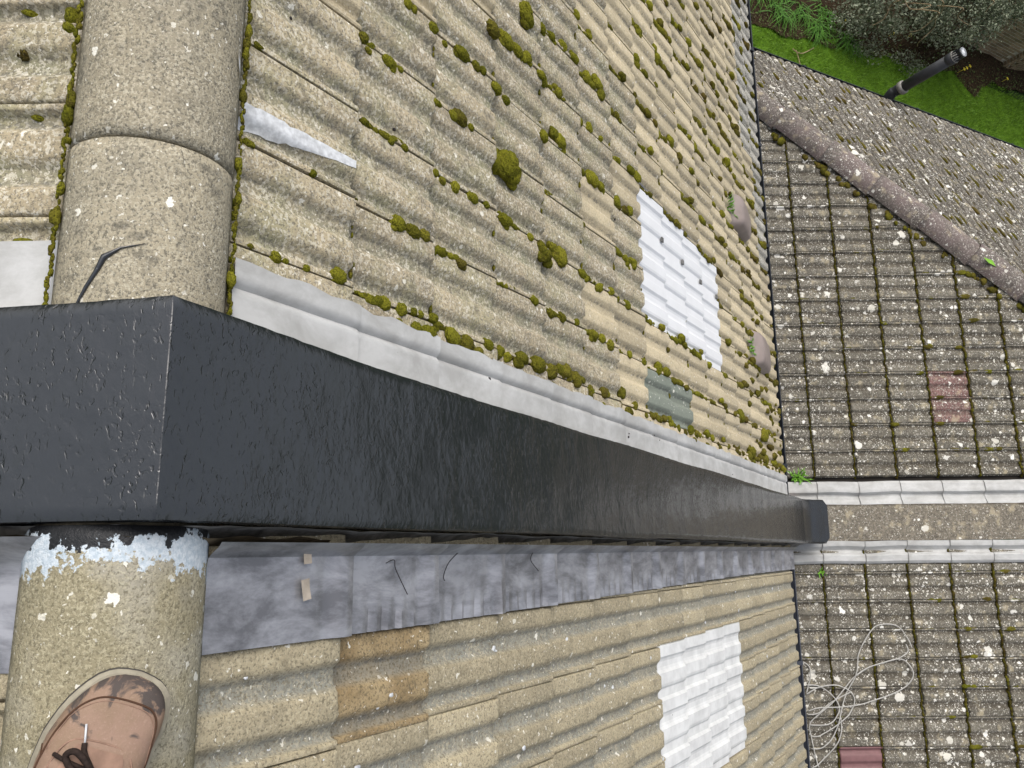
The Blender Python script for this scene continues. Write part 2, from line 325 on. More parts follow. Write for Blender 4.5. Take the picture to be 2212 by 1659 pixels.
MOSS=[(-0.802,0.625,0.008,0.0),(-0.556,1.044,0.012,0.0),(-0.556,1.068,0.007,0.0),(-0.557,1.119,0.008,0.0),(-0.565,1.206,0.019,0.0),(-0.552,1.329,0.01,0.0),(-0.553,1.372,0.018,0.0),(-0.555,1.43,0.016,0.0),(-0.559,1.473,0.011,0.0),(-0.56,1.499,0.01,0.0),(-0.561,1.543,0.014,0.0),(-0.522,1.483,0.02,0.0),(-0.523,1.534,0.021,0.0),(-0.522,1.424,0.01,0.0),(-0.549,1.589,0.009,0.0),(-0.54,1.655,0.024,0.0),(-0.534,1.71,0.027,0.5),(-0.518,1.751,0.02,0.5),(-0.555,1.815,0.018,0.0),(-0.554,1.898,0.02,0.0),(-0.552,1.943,0.017,0.0),(-1.159,1.366,0.018,0.0),(-1.162,1.407,0.01,0.0),(-1.153,1.255,0.013,0.3),(-1.15,1.296,0.01,0.2),(-1.351,1.531,0.015,0.0),(-1.357,1.611,0.011,0.0),(-1.372,1.687,0.025,0.0),(-1.37,1.753,0.016,0.3),(-1.374,1.789,0.014,0.0),(-1.541,1.84,0.025,0.6),(-1.573,1.944,0.026,0.0),(-1.36,1.429,0.014,0.0),(-1.36,1.453,0.012,0.0),(-1.352,1.858,0.021,0.0),(-1.363,1.941,0.016,0.0),(-0.959,1.382,0.012,0.0),(-0.964,1.432,0.012,0.0),(-1.145,1.546,0.01,0.0),(-1.165,1.677,0.024,0.6),(-1.162,1.648,0.015,0.0),(-1.165,1.73,0.012,0.0),(-0.765,1.127,0.009,0.0),(-1.148,1.938,0.046,0.0),(-1.141,1.877,0.03,0.0),(-1.126,1.966,0.031,0.0),(-0.952,1.606,0.013,0.0),(-0.958,1.659,0.016,0.0),(-0.947,1.55,0.011,0.0),(-0.759,1.414,0.021,0.0),(-0.76,1.467,0.019,0.3),(-0.764,1.508,0.016,0.4),(-0.615,1.265,0.009,0.3),(-0.75,1.574,0.013,0.0),(-0.75,1.686,0.02,0.8),(-0.752,1.864,0.018,0.0),(-0.963,1.93,0.025,0.0),(-0.948,1.863,0.013,0.0),(-0.957,1.743,0.018,0.0),(-0.961,1.804,0.012,0.0),(-1.759,2.074,0.031,0.0),(-1.728,2.079,0.028,0.0),(-1.777,2.198,0.022,0.0),(-1.785,2.27,0.021,0.0),(-1.8,2.357,0.022,0.0),(-1.573,2.013,0.022,0.0),(-1.579,2.069,0.023,0.0),(-1.565,2.157,0.023,0.0),(-1.567,2.201,0.017,0.0),(-1.585,2.309,0.023,0.3),(-1.989,2.467,0.018,0.0),(-2.007,2.606,0.016,0.0),(-1.795,2.435,0.021,0.0),(-1.779,2.483,0.019,0.0),(-1.801,2.583,0.022,0.0),(-1.815,2.674,0.028,0.0),(-1.781,2.694,0.026,0.2),(-2.396,3.128,0.023,0.0),(-2.391,3.206,0.022,0.0),(-2.437,3.437,0.027,0.0),(-2.403,3.466,0.03,0.0),(-2.651,3.55,0.026,0.6),(-2.617,3.603,0.024,0.6),(-2.224,3.169,0.023,0.0),(-1.572,2.492,0.028,0.0),(-1.588,2.59,0.019,0.0),(-1.582,2.679,0.016,0.0),(-1.402,2.319,0.032,0.0),(-1.413,2.28,0.021,0.0),(-1.346,2.166,0.02,0.0),(-1.144,1.998,0.02,0.0),(-1.381,2.597,0.03,0.0),(-1.374,2.662,0.025,0.0),(-1.768,3.105,0.025,0.0),(-1.975,3.441,0.025,0.0),(-2.014,3.6,0.028,0.0),(-1.973,3.704,0.028,0.8),(-2.203,4.068,0.031,0.0),(-2.436,4.794,0.038,0.0),(-0.931,2.162,0.03,0.3),(-0.972,2.299,0.03,0.2),(-0.986,2.244,0.021,0.2),(-0.959,2.075,0.014,0.0),(-0.954,2.453,0.02,0.0),(-0.961,2.521,0.015,0.0),(-0.958,2.626,0.021,0.0),(-0.973,2.729,0.018,0.0),(-0.969,2.813,0.018,0.0),(-0.97,2.921,0.02,0.0),(-1.136,2.176,0.02,0.0),(-1.161,2.498,0.018,0.0),(-1.173,2.832,0.022,0.0),(-1.146,2.929,0.017,0.0),(-1.156,2.993,0.017,0.0),(-1.388,2.852,0.023,0.0),(-1.398,2.982,0.021,0.0),(-0.758,2.094,0.017,0.0),(-0.755,2.227,0.019,0.4),(-0.76,2.306,0.02,0.4),(-0.769,2.404,0.014,0.0),(-0.76,2.56,0.023,0.2),(-0.754,2.701,0.024,0.3),(-0.765,2.636,0.019,0.0),(-0.764,2.915,0.02,0.0),(-0.764,3.055,0.017,0.0),(-0.779,3.256,0.026,0.0),(-0.558,2.015,0.027,0.3),(-0.557,2.103,0.028,0.3),(-0.563,2.219,0.028,0.5),(-0.578,2.321,0.026,0.5),(-0.566,2.385,0.023,0.5),(-0.899,3.43,0.015,0.8),(-0.533,2.516,0.024,0.7),(-0.562,2.663,0.017,0.2),(-0.514,2.625,0.013,0.0),(-0.6,2.834,0.021,0.4),(-0.565,2.954,0.018,0.4),(-0.515,2.821,0.014,0.0),(-0.552,3.377,0.018,0.0),(-0.519,3.163,0.012,0.0),(-0.512,3.749,0.018,0.3),(-0.799,4.271,0.02,0.0),(-0.784,4.725,0.038,0.2),(-0.759,4.949,0.034,0.2),(-0.724,5.255,0.042,0.3),(-0.582,4.897,0.042,0.4),(-0.581,5.316,0.042,0.4),(-0.565,5.581,0.038,0.4),(-0.627,0.943,0.011,0.1),(-0.605,0.942,0.009,0.1),(-0.52,0.941,0.007,0.2),(-0.468,0.943,0.007,0.1)]
WIRES=[[(0.785,4.674,5.497),(0.817,4.704,5.514),(0.88,4.708,5.517),(0.943,4.695,5.509),(0.994,4.675,5.498)],[(0.693,5.344,5.884),(0.621,5.326,5.874),(0.556,5.289,5.852),(0.527,5.228,5.817),(0.535,5.155,5.775),(0.579,5.101,5.744),(0.651,5.052,5.716),(0.723,5.021,5.698),(0.802,5.004,5.688),(0.881,4.983,5.676),(0.96,4.942,5.652),(1.053,4.899,5.627),(1.123,4.875,5.613),(1.224,4.85,5.599),(1.301,4.809,5.575),(1.362,4.741,5.536),(1.369,4.681,5.501)],[(0.668,5.315,5.867),(0.716,5.317,5.868),(0.76,5.263,5.837),(0.791,5.176,5.787),(0.818,5.081,5.732),(0.858,5.014,5.693),(0.928,4.944,5.653),(1.046,4.843,5.595),(1.131,4.752,5.542),(1.208,4.683,5.502),(1.3,4.683,5.502),(1.4,4.696,5.51),(1.491,4.718,5.522)],[(0.881,4.983,5.676),(0.826,5.073,5.728),(0.787,5.176,5.787),(0.768,5.249,5.829),(0.784,5.304,5.861),(0.843,5.334,5.878),(0.898,5.328,5.875),(0.961,5.28,5.847),(1.007,5.191,5.796),(1.046,5.082,5.733),(1.077,4.995,5.683),(1.092,4.867,5.609),(1.096,4.747,5.539),(1.119,4.682,5.502)],[(1.006,4.676,5.498),(0.959,4.75,5.541),(0.944,4.851,5.599),(0.968,4.92,5.639),(1.015,4.958,5.661),(1.077,4.96,5.662),(1.139,4.927,5.643),(1.193,4.866,5.608),(1.247,4.799,5.569),(1.285,4.733,5.531),(1.285,4.684,5.503)],[(0.943,4.681,5.501),(0.951,4.758,5.546),(1.014,4.831,5.588),(1.092,4.867,5.609),(1.162,4.848,5.597),(1.208,4.788,5.563),(1.212,4.682,5.502)],[(1.142,4.673,5.497),(1.131,4.738,5.534),(1.069,4.813,5.577),(0.991,4.946,5.654)],[(1.092,4.867,5.609),(1.185,4.874,5.613),(1.278,4.86,5.604),(1.362,4.818,5.58),(1.468,4.719,5.523),(1.491,4.672,5.496)]]
# ------------------------------------------------------------------ roof planes: local x across, y down the slope, z out of the roof
P33, P30 = R_(33), R_(30)
def plane(O, ax, dn):
    ax, dn = Vector(ax), Vector(dn); n = ax.cross(dn); m = Matrix.Identity(4)
    for i in range(3): m[i][0], m[i][1], m[i][2], m[i][3] = ax[i], dn[i], n[i], O[i]
    return m
n33 = Vector((0, math.sin(P33), math.cos(P33)))
FRONT = plane(CAM-1.12*n33, (1, 0, 0), (0, math.cos(P33), -math.sin(P33)))         # local y = s
APEX = FRONT @ Vector((0, .790, 0))                                               # ridge line y, z
BACK = plane((0, APEX.y, APEX.z), (-1, 0, 0), (0, -math.cos(P33), -math.sin(P33)))
n30 = Vector((0, -.5, math.sqrt(.75)))
LOW = plane(CAM-6.18*n30, (-1, 0, 0), (0, -math.cos(P30), -.5))                    # local y = -t
EAVE_X = -4.70; HIPC = 8.36
_z = (LOW @ Vector((0, 0, 0))).z
def low_z(Y): return ((-6.18+.5*Y)/n30.z)+9.9
HIPF = plane((EAVE_X, 0, low_z(HIPC+EAVE_X)), (0, 1, 0), (-math.cos(P30), 0, -.5))  # local x = Y, y = 0 at the eave
COV, GAUGE = .2045, .3087
T_RISE = .023
PROF = [(0.000, -.006), (.030, -.005), (.040, .012), (.055, .0150), (.075, .0158), (.225, .0160), (.250, .0154), (.272, .0138), (.332, .0024), (.350, .0007), (.37, 0), (.445, 0), (.465, .0006), (.485, .0024), (.540, .0138), (.560, .0154), (.58, .0160), (.735, .0160), (.758, .0154), (.778, .0138), (.838, .0024), (.855, .0006), (.875, 0), (.92, 0), (.945, .004), (.966, .0145), (.98, .0164), (1.0, .0168), (1.022, .0155)]
def prof(f):
    f = f % 1.0
    for (a, za), (b, zb) in zip(PROF, PROF[1:]):
        if a <= f <= b: return za+(zb-za)*(f-a)/(b-a)
    return 0
def rise(a): return T_RISE*(1-a/GAUGE)                                             # a = distance up from the bottom edge
def tile_mesh(name, seed, cover, length=.37, chip=.004):
    r = random.Random(seed); V, F, tr, ft = [], [], [], []
    ys = [(0, -.0055), (-.004, -.0015), (-.011, 0), (-.12, 0), (-.25, 0), (-length, 0)]
    n = len(PROF); wob = [r.uniform(-chip, chip*.6) for _ in PROF]; wz = [[r.uniform(-.0006, .0006) for _ in PROF] for _ in ys]
    for j, (y, dz) in enumerate(ys):
        for i, (f, z) in enumerate(PROF):
            V.append((f*cover, y+(wob[i] if j < 3 else 0), z+dz+rise(-y)+wz[j][i]))
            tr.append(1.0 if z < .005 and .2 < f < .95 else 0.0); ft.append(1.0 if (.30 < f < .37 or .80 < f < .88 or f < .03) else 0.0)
    for j in range(len(ys)-1):
        for i in range(n-1): F.append((j*n+i, j*n+i+1, (j+1)*n+i+1, (j+1)*n+i))
    b = len(V)
    for i, (f, z) in enumerate(PROF):                                              # thickness along the bottom edge
        V.append((f*cover, .001+wob[i], rise(0)+z-.020)); tr.append(.5); ft.append(1)
    for i in range(n-1): F.append((i+1, i, b+i, b+i+1))
    e = len(V)
    for j, (y, dz) in enumerate(ys):                                               # thin drop along the lapping side
        V.append((1.02*cover, y, rise(-y)-.004)); tr.append(0); ft.append(1)
    for j in range(len(ys)-1): F.append((j*n+n-1, e+j, e+j+1, (j+1)*n+n-1))
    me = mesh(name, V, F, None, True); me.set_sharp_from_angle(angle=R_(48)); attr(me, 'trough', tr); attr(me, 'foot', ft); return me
TILE_MATS = {}
def tile_set(key, cover=COV):
    if key not in TILE_MATS:
        L = []
        for k in range(4):
            me = tile_mesh('tile', 100+k, cover, chip=.0055 if key == 'old' or key == 'old_hip' else .004); me.materials.append(M[key]); L.append(me)
        TILE_MATS[key] = L
    return rnd.choice(TILE_MATS[key])
def clip_mesh(me, fn_planes):
    bm = bmesh.new(); bm.from_mesh(me)
    for co, no in fn_planes:
        bmesh.ops.bisect_plane(bm, geom=bm.verts[:]+bm.edges[:]+bm.faces[:], plane_co=co, plane_no=no, clear_outer=True)
    if not bm.faces: bm.free(); return None
    n = me.copy(); bm.to_mesh(n); bm.free(); return n
def lay(parent, pl, xs, ys, pick, cover=COV, skip=None, clip=None, rest='tile_field', rest_mat=None, jitter=.0018):
    """One object per tile that can be seen; the tiles out of the photograph joined into one piece."""
    RV, RF = [], []
    for yb in ys:
        for x0 in xs:
            c = pl @ Vector((x0+cover/2, yb-.13, 0))
            if skip and skip(x0, yb): continue
            L = pl @ Matrix.Translation((x0+rnd.uniform(-.0015, .0015), yb+rnd.uniform(-jitter, jitter), rnd.uniform(0, .0016))) @ Matrix.Rotation(rnd.uniform(-.004, .004), 4, 'Z')
            me = tile_set(pick(x0, yb, c), cover)
            if clip:
                r = clip(x0, yb)
                if r == 'out': continue
                if r:
                    inv = L.inverted(); n3 = inv.to_3x3()
                    me = clip_mesh(me, [(inv @ a, (n3 @ b).normalized()) for a, b in r])
                    if me is None: continue
            if seen(c, 60): obj('tile', me, parent, mw=L)
            else:
                b = len(RV); RV += [L @ v.co for v in me.vertices]; RF += [tuple(b+i for i in p.vertices) for p in me.polygons]
    if RV:
        me = mesh(rest, RV, RF, rest_mat); attr(me, 'trough', [0]*len(RV)); attr(me, 'foot', [0]*len(RV))
        obj(rest, me, parent, kind='stuff')

# ------------------------------------------------------------------ ground and structure far below
V, F = [], []; me = mesh('ground', [(-400, -400, -.05), (400, -400, -.05), (400, 400, -.05), (-400, 400, -.05)], [(0, 1, 2, 3)], M['ground']); obj('ground', me, kind='structure')

houseL = thing('terraced_house', 'house with the sandy mossy tiled roof above the black parapet, carrying the cleaner white rooflight', 'house')
houseR = thing('terraced_house', 'house with the ochre tiled roof below the black parapet, the boot standing on its ridge', 'house')
extL = thing('rear_extension', 'lower hipped extension roof with white lichen, a purple-grey hip ridge and one red tile', 'extension')
extR = thing('rear_extension', 'lower lichened extension roof beneath the tangle of pale cable, with a smooth maroon tile', 'extension')
wallP = thing('parapet_wall', 'sloping party wall parapet with wet black painted coping between the two main roofs', 'parapet')
wallQ = thing('party_wall', 'low lichen speckled party wall coping between two strips of pale lead', 'wall')

# walls below the roofs
WY = 3.90
def slab(pl, x0, x1, y0, y1, z=-.03, th=.05):
    V, F = [], []; box(V, F, (x0, y0, z-th), (x1, y1, z)); return mesh('roof_deck', [pl @ Vector(v) for v in V], F, M['deck'])
for h, x0, x1 in ((houseL, -6.6, -.30), (houseR, -.08, 3.4)):
    obj('roof_deck', slab(FRONT, x0, x1, .80, 5.86), h); obj('roof_deck', slab(BACK, -x1, -x0, .02, 5.2), h)
    V, F = [], []; box(V, F, (x0+.05, -3.9, 0), (x1-.02, WY, 5.86)); obj('wall', mesh('wall', V, F, M['brick_w']), h)
    V, F = [], []; box(V, F, (x0, WY+.002, 5.40), (x1, 4.30, 5.42)); box(V, F, (x0, 4.33, 5.422), (x1, 4.35, 5.66)); obj('fascia', mesh('fascia', V, F, M['gutter']), h)
# ------------------------------------------------------------------ main roofs
ROWS = [1.255]+[1.243+GAUGE*k for k in range(1, 15)]+[5.868]
L0, R0 = -.560, .352
def pickL(x, y, c):
    if y > 5.2: q = (y-5.25)/.6+rnd.uniform(-.35, .25)-max(0, (x+2.5))*1.1
    else: q = -1
    if q > .35: return 'tile_eave'
    q = (y-2.6)/1.0+rnd.uniform(-.5, .5)
    return 'tile_far' if q > .4 else 'tile_l'
def in_sheet_l(x, y): return -1.60 < x < -1.0 and 3.2 < y < 4.45
def green_l(x, y): return -.80 < x < -.70 and 3.2 < y < 3.9
GREEN_CELLS = []
def skipL(x, y):
    if in_sheet_l(x, y): return True
    return False
xsL = [L0-COV*(k+1) for k in range(-1, 29)]
_pickL = pickL
def pickL2(x, y, c):
    return 'green' if green_l(x, y) else _pickL(x, y, c)
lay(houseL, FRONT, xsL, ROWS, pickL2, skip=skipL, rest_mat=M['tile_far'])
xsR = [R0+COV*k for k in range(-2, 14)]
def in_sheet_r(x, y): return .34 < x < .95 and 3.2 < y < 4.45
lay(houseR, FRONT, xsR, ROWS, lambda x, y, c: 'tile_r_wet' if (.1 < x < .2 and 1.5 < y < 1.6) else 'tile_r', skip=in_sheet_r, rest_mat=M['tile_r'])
BROWS = [.43+GAUGE*k for k in range(15)]
# back slope: across is -X
lay(houseL, BACK, [.545+COV*k for k in range(-1, 28)], BROWS, lambda x, y, c: 'tile_l', rest_mat=M['tile_far'])
lay(houseR, BACK, [-.21-COV*k for k in range(0, 16)], BROWS, lambda x, y, c: 'tile_r', rest_mat=M['tile_r'])

# white rooflights moulded to the tile profile: one strip per course
def rooflight(parent, x0, n, mat, first=7, rows=4):
    for k in range(first, first+rows):
        yb = ROWS[k]; V, F = [], []; nx = n*20+1
        ys = [(.004, -.006), (.002, -.001), (-.006, 0), (-.16, 0), (-.345, 0)]
        for j, (y, dz) in enumerate(ys):
            for i in range(nx):
                f = i/20; fr = f % 1.0
                z = .011*(sm(.0, .04, fr)-sm(.26, .32, fr)+sm(.48, .54, fr)-sm(.78, .84, fr))
                V.append((x0+f*COV, yb+y, z+dz+rise(-y)+.004+.0005*math.sin(f*9+k)))
        F = [(j*nx+i+1, j*nx+i, (j+1)*nx+i, (j+1)*nx+i+1) for j in range(len(ys)-1) for i in range(nx-1)]
        b = len(V)
        for i in range(nx): V.append((V[i][0], V[i][1], V[i][2]-.006))
        F += [(i+1, i, b+i, b+i+1) for i in range(nx-1)]
        me = mesh('rooflight_sheet', [FRONT @ Vector(v) for v in V], F, mat)
        obj('rooflight_sheet', me, parent)
rooflight(houseL, -1.5825, 3, M['sheet']); rooflight(houseR, R0, 3, M['sheet2'])
V, F = [], []
for k in range(7, 11):                                                            # sealant seen along the sheet's sides
    box(V, F, (-1.5975, ROWS[k]-.30, .012), (-1.5845, ROWS[k]-.004, .026)); box(V, F, (-.966, ROWS[k]-.30, .004), (-.9535, ROWS[k]-.004, .018))
obj('sealant_strip', mesh('sealant_strip', [FRONT @ Vector(v) for v in V], F, M['trim']), houseL)
for (x, k) in ((-1.42, 7), (-1.41, 8), (-1.40, 9), (-1.405, 10)):                   # small fixing tags on the left rooflight
    V, F = [], []; box(V, F, (x, ROWS[k]-.035, .03), (x+.022, ROWS[k]-.012, .038)); obj('fixing_tag', mesh('fixing_tag', [FRONT @ Vector(v) for v in V], F, M['trim']), houseL)

# hooded vent tiles
def vent(x0, y0, w, l):
    V, F = grid(15, 13, lambda u, v: (x0+u*w, y0+v*l, 0)); out = []
    for (x, y, z) in V:
        u = (x-x0)/w; v = (y-y0)/l
        e = max(0, min(1, (1-abs(2*u-1)**5))); h = sm(0, .22, v)*(1-.30*sm(.35, 1, v))
        hh = .018+.078*e**.5*h
        if v > .999: hh = .012
        bow = .02*math.sin(math.pi*u)*v
        out.append((x, y+bow, hh-.0025*math.exp(-((u-.47)/.02)**2)))
    me = mesh('vent_tile', [FRONT @ Vector(v) for v in out], F, M['vent'], True)
    return obj('vent_tile', me, houseL, label='mauve-brown plastic hooded vent tile')
vent(-2.245, 4.80, .225, .40); vent(-1.41, 5.10, .245, .42)

# gutter of each main roof
def gutter_mesh(x0, x1, mat, yc=4.432, zc=5.652, r=.058):
    V, F = [], []; n = 11
    for x in (x0, x1):
        for sgn in (1, -1):
            for i in range(n):
                a = math.pi*i/(n-1); rr = r if sgn > 0 else r-.004
                V.append((x, yc-math.cos(a)*rr, zc-math.sin(a)*rr))
    for i in range(n-1):
        F.append((i, i+1, 2*n+i+1, 2*n+i)); F.append((n+i+1, n+i, 3*n+i, 3*n+i+1))
    F.append((n-1, 2*n-1, 4*n-1, 3*n-1)); F.append((0, 2*n, 3*n, n))
    box(V, F, (x0, yc+r-.003, zc-.001), (x1, yc+r+.007, zc+.012))
    return mesh('gutter', V, F, mat)
obj('gutter', gutter_mesh(-6.6, -.34, M['gutter']), houseL); obj('gutter', gutter_mesh(.0, 3.4, M['gutter_grey']), houseR)
for h, xs_, mt in ((houseL, [-.62-.85*k for k in range(6)], M['gutter']), (houseR, [.75, 1.6], M['gutter_grey'])):
    for x in xs_:
        V, F = [], []; box(V, F, (x, 4.482, 5.637), (x+.028, 4.498, 5.671)); box(V, F, (x, 4.37, 5.666), (x+.028, 4.483, 5.6715)); obj('gutter_clip', mesh('gutter_clip', V, F, mt), h)
# ------------------------------------------------------------------ ridge tiles
def ridge_tile(x0, x1, mat, parent, name='ridge_tile', zoff=0, seed=0):
    r = random.Random(seed); nx, na = 24, 15; hw, rs = .131, .108
    yc, zb = .053, 8.482+zoff
    def fn(u, v):
        x = x0+(x1-x0)*u; a = (v-.5)*2
        y = yc+hw*math.sin(a*1.42)/math.sin(1.42); z = zb+rs*(math.cos(a*1.42)-math.cos(1.42))/(1-math.cos(1.42))
        e = min(u, 1-u)*abs(x1-x0); z -= .004*max(0, 1-e/.006); w = noise.noise(Vector((x*9, y*9, seed)))*.0016
        return (x, y, z+w)
    V, F = grid(nx, na, fn); b = len(V)
    V += [(v[0], yc+(v[1]-yc)*.86, v[2]-.016) for v in V[:]]
    for j in range(na-1):
        F.append((j*nx, (j+1)*nx, b+(j+1)*nx, b+j*nx)); F.append((j*nx+nx-1, b+j*nx+nx-1, b+(j+1)*nx+nx-1, (j+1)*nx+nx-1))
    for i in range(nx-1):
        F.append((i, b+i, b+i+1, i+1)); k = (na-1)*nx; F.append((k+i, k+i+1, b+k+i+1, b+k+i))
    return obj(name, mesh(name, V, F, mat, True), parent)
for i in range(6): ridge_tile(-.658-.452*i+.447, -.658-.452*i, M['ridge_l'], houseL, seed=i+1, zoff=.0 if i == 0 else .003)
for i in range(6): ridge_tile(-.045+.452*i+(.002 if i else -.0), -.045+.452*(i+1)-.005, M['ridge_r'] if i else M['ridge_paint'], houseR, seed=20+i)
for h, x0, x1 in ((houseL, -3.3, -.30), (houseR, -.05, 2.7)):                      # bedding mortar under and between
    V, F = grid(60, 9, lambda u, v: (x0+(x1-x0)*u, .053+.121*math.sin((v-.5)*2.84)/math.sin(1.42), 8.470+.101*(math.cos((v-.5)*2.84)-math.cos(1.42))/(1-math.cos(1.42))))
    obj('ridge_mortar', mesh('ridge_mortar', V, F, M['mortar'], True), h)

# ------------------------------------------------------------------ parapet: coping, wall faces, lead
CH = .118
def cop_edge(s):  # slightly wavering edges
    return -.362-.022*math.exp(-abs(s-3.1)/.5)+.006*noise.noise(Vector((s*2.2, 1.3, 0)))+.0022*noise.noise(Vector((s*30, 0, 5))), -.050+.004*noise.noise(Vector((s*1.7, 7.7, 0)))
def coping():
    V, F = [], []
    Yr = .088; zr = (FRONT @ Vector((0, 0, 0))).z
    path = []
    sa = (Yr+.610-CH*0)/math.cos(P33)
    # slope coordinate along the front plane offset by CH
    O = FRONT @ Vector((0, 0, CH)); dn = FRONT.to_3x3() @ Vector((0, 1, 0)); nn = FRONT.to_3x3() @ Vector((0, 0, 1))
    s0 = (Yr-O.y)/dn.y; s1 = (4.50-O.y)/dn.y
    crest = O+dn*s0
    db = Vector((0, -math.cos(P33), -math.sin(P33)))
    for i in range(70): path.append((crest+db*(5.0*(1-i/70)**1.8-.0014), 0))
    for i in range(230): path.append((O+dn*(s0+.001+(s1-s0)*i/229), 1))
    end = path[-1][0]
    for i in range(1, 9): path.append((end+Vector((0, .295*i/8, -.025*i/8-.02*sm(.0, .3, i/8))), 2))
    nx = 31; tot = len(path)
    for j, (p, seg) in enumerate(path):
        xl, xr = cop_edge(p.y*1.19+3)
        if seg == 2:
            q = (p.y-end.y)/.295; rr = 1-math.sqrt(max(0, 1-max(0, (q-.86)/.14)**2)); xl += .034*rr; xr -= .034*rr
        for i in range(nx):
            u = i/(nx-1); x = xl+(xr-xl)*u; e = min(u, 1-u)*(xr-xl)
            z = p.z-.006*max(0, 1-e/.010)**2+.0022*noise.noise(Vector((x*7, p.y*7, 2)))+.0008*noise.noise(Vector((x*40, p.y*26, 9)))
            V.append((x, p.y, z))
    F = [(j*nx+i, j*nx+i+1, (j+1)*nx+i+1, (j+1)*nx+i) for j in range(tot-1) for i in range(nx-1)]
    b = len(V)                                                                     # skirt
    for j in range(tot):
        for i in (0, nx-1):
            v = V[j*nx+i]; t = .024+.008*noise.noise(Vector((v[1]*3, i, 4))); V.append((v[0]+(.002 if i else -.002), v[1], v[2]-t))
    for j in range(tot-1):
        F.append((j*nx, (j+1)*nx, b+2*(j+1), b+2*j)); F.append((j*nx+nx-1, b+2*j+1, b+2*(j+1)+1, (j+1)*nx+nx-1))
    k = (tot-1)*nx; c = len(V)
    for i in range(nx): v = V[k+i]; V.append((v[0], v[1]+.002, v[2]-.06))
    for i in range(nx-1): F.append((k+i, k+i+1, c+i+1, c+i))
    me = mesh('coping', V, F, M['paint'], True)
    me.set_sharp_from_angle(angle=R_(30))
    return obj('coping', me, wallP)
coping()
# masonry under the coping, its right-hand face smeared with paint
def wall_face(xt, xb, mat, name, side):
    V, F = [], []
    ys = [-3.5+i*.06 for i in range(60)]+[.088+.03*i for i in range(1, 152)]
    for y in ys:
        z = (FRONT @ Vector((0, (y+.610-CH*0)/math.cos(P33), 0))).z if y > .053 else APEX.z-(.053-y)*math.tan(P33)
        ww = .005*noise.noise(Vector((y*5, 3, 1)))+.003*noise.noise(Vector((y*22, 3, 1)))
        V += [(xt+ww, y, z+(.066 if y < .12 else .100)), (xt+side*.004+ww*1.5, y, z+.05), (xb+ww, y, z+.006), (xb, y, z-.09)]
    n = len(ys)
    for j in range(n-1):
        for i in range(3):
            f = (4*j+i, 4*j+i+1, 4*(j+1)+i+1, 4*(j+1)+i); F.append(f if side > 0 else f[::-1])
    return obj(name, mesh(name, V, F, mat, True), wallP)
wall_face(-.046, -.016, M['side'], 'painted_side', 1); wall_face(-.352, -.345, M['side'], 'painted_side', -1)
V, F = [], []; box(V, F, (-.345, -3.5, 0), (-.06, 4.2, 5.9)); box(V, F, (-.345, 4.2, 4.9), (-.06, 4.70, 5.66)); obj('masonry', mesh('masonry', V, F, M['brick_w']), wallP)
# brown smear along the right face near the ridge
def face_patch(y0, y1):
    def fn(u, v):
        y = y0+(y1-y0)*u; z0 = max((FRONT @ Vector((0, (y+.610)/math.cos(P33), 0))).z if y > .053 else APEX.z-(.053-y)*math.tan(P33), 0)
        return (-.030+.012*v+.003*math.sin(u*40), y, z0+.070-.045*v+.004*math.sin(u*23))
    V, F = grid(30, 4, fn); return obj('render_smear', mesh('render_smear', V, F, M['side_brown'], True), wallP)
face_patch(-.28, .42)

def tile_h(s):                                                                   # height of the tile bed at slope position s
    for yb in ROWS:
        if s <= yb: return rise(yb-s)
    return 0.0
# lead: one sheet per course on each side
def crisp(me, a=28):
    me.set_sharp_from_angle(angle=R_(a)); return me
def lead_left(k):
    y1 = ROWS[k]+.012; y0 = (ROWS[k-1]-.03) if k else .935
    nx, ny = 30, 12
    def fn(u, v):
        s = y0+(y1-y0)*v; x = -.335-.182*u
        if u > .9: x += .012*noise.noise(Vector((s*14, k, 0)))
        bed = .037+.005*v+rise(max(0, y1-s))*.12
        up = .055*(1-sm(.0, .28, u))
        fold = -.008*math.exp(-((u-.72)/.03)**2)+.004*sm(.74, .82, u)
        return (x, s, bed+up+fold+.0018*noise.noise(Vector((x*11, s*8, k)))+.0014*noise.noise(Vector((s*25, x*25, 2))))
    V, F = grid(nx, ny, fn); b = len(V)
    F = [f[::-1] for f in F]
    V += [(V[(ny-1)*nx+i][0], V[(ny-1)*nx+i][1]+.001, V[(ny-1)*nx+i][2]-.008) for i in range(nx)]; kk = (ny-1)*nx
    F += [(kk+i+1, kk+i, b+i, b+i+1) for i in range(nx-1)]
    b2 = len(V); V += [(V[j*nx+nx-1][0]-.001, V[j*nx+nx-1][1], V[j*nx+nx-1][2]-.012) for j in range(ny)]
    F += [(j*nx+nx-1, (j+1)*nx+nx-1, b2+j+1, b2+j) for j in range(ny-1)]
    return obj('lead_flashing', crisp(mesh('lead_flashing', [FRONT @ Vector(v) for v in V], F, M['lead_white'], True)), wallP)
for k in range(0, 16): lead_left(k)
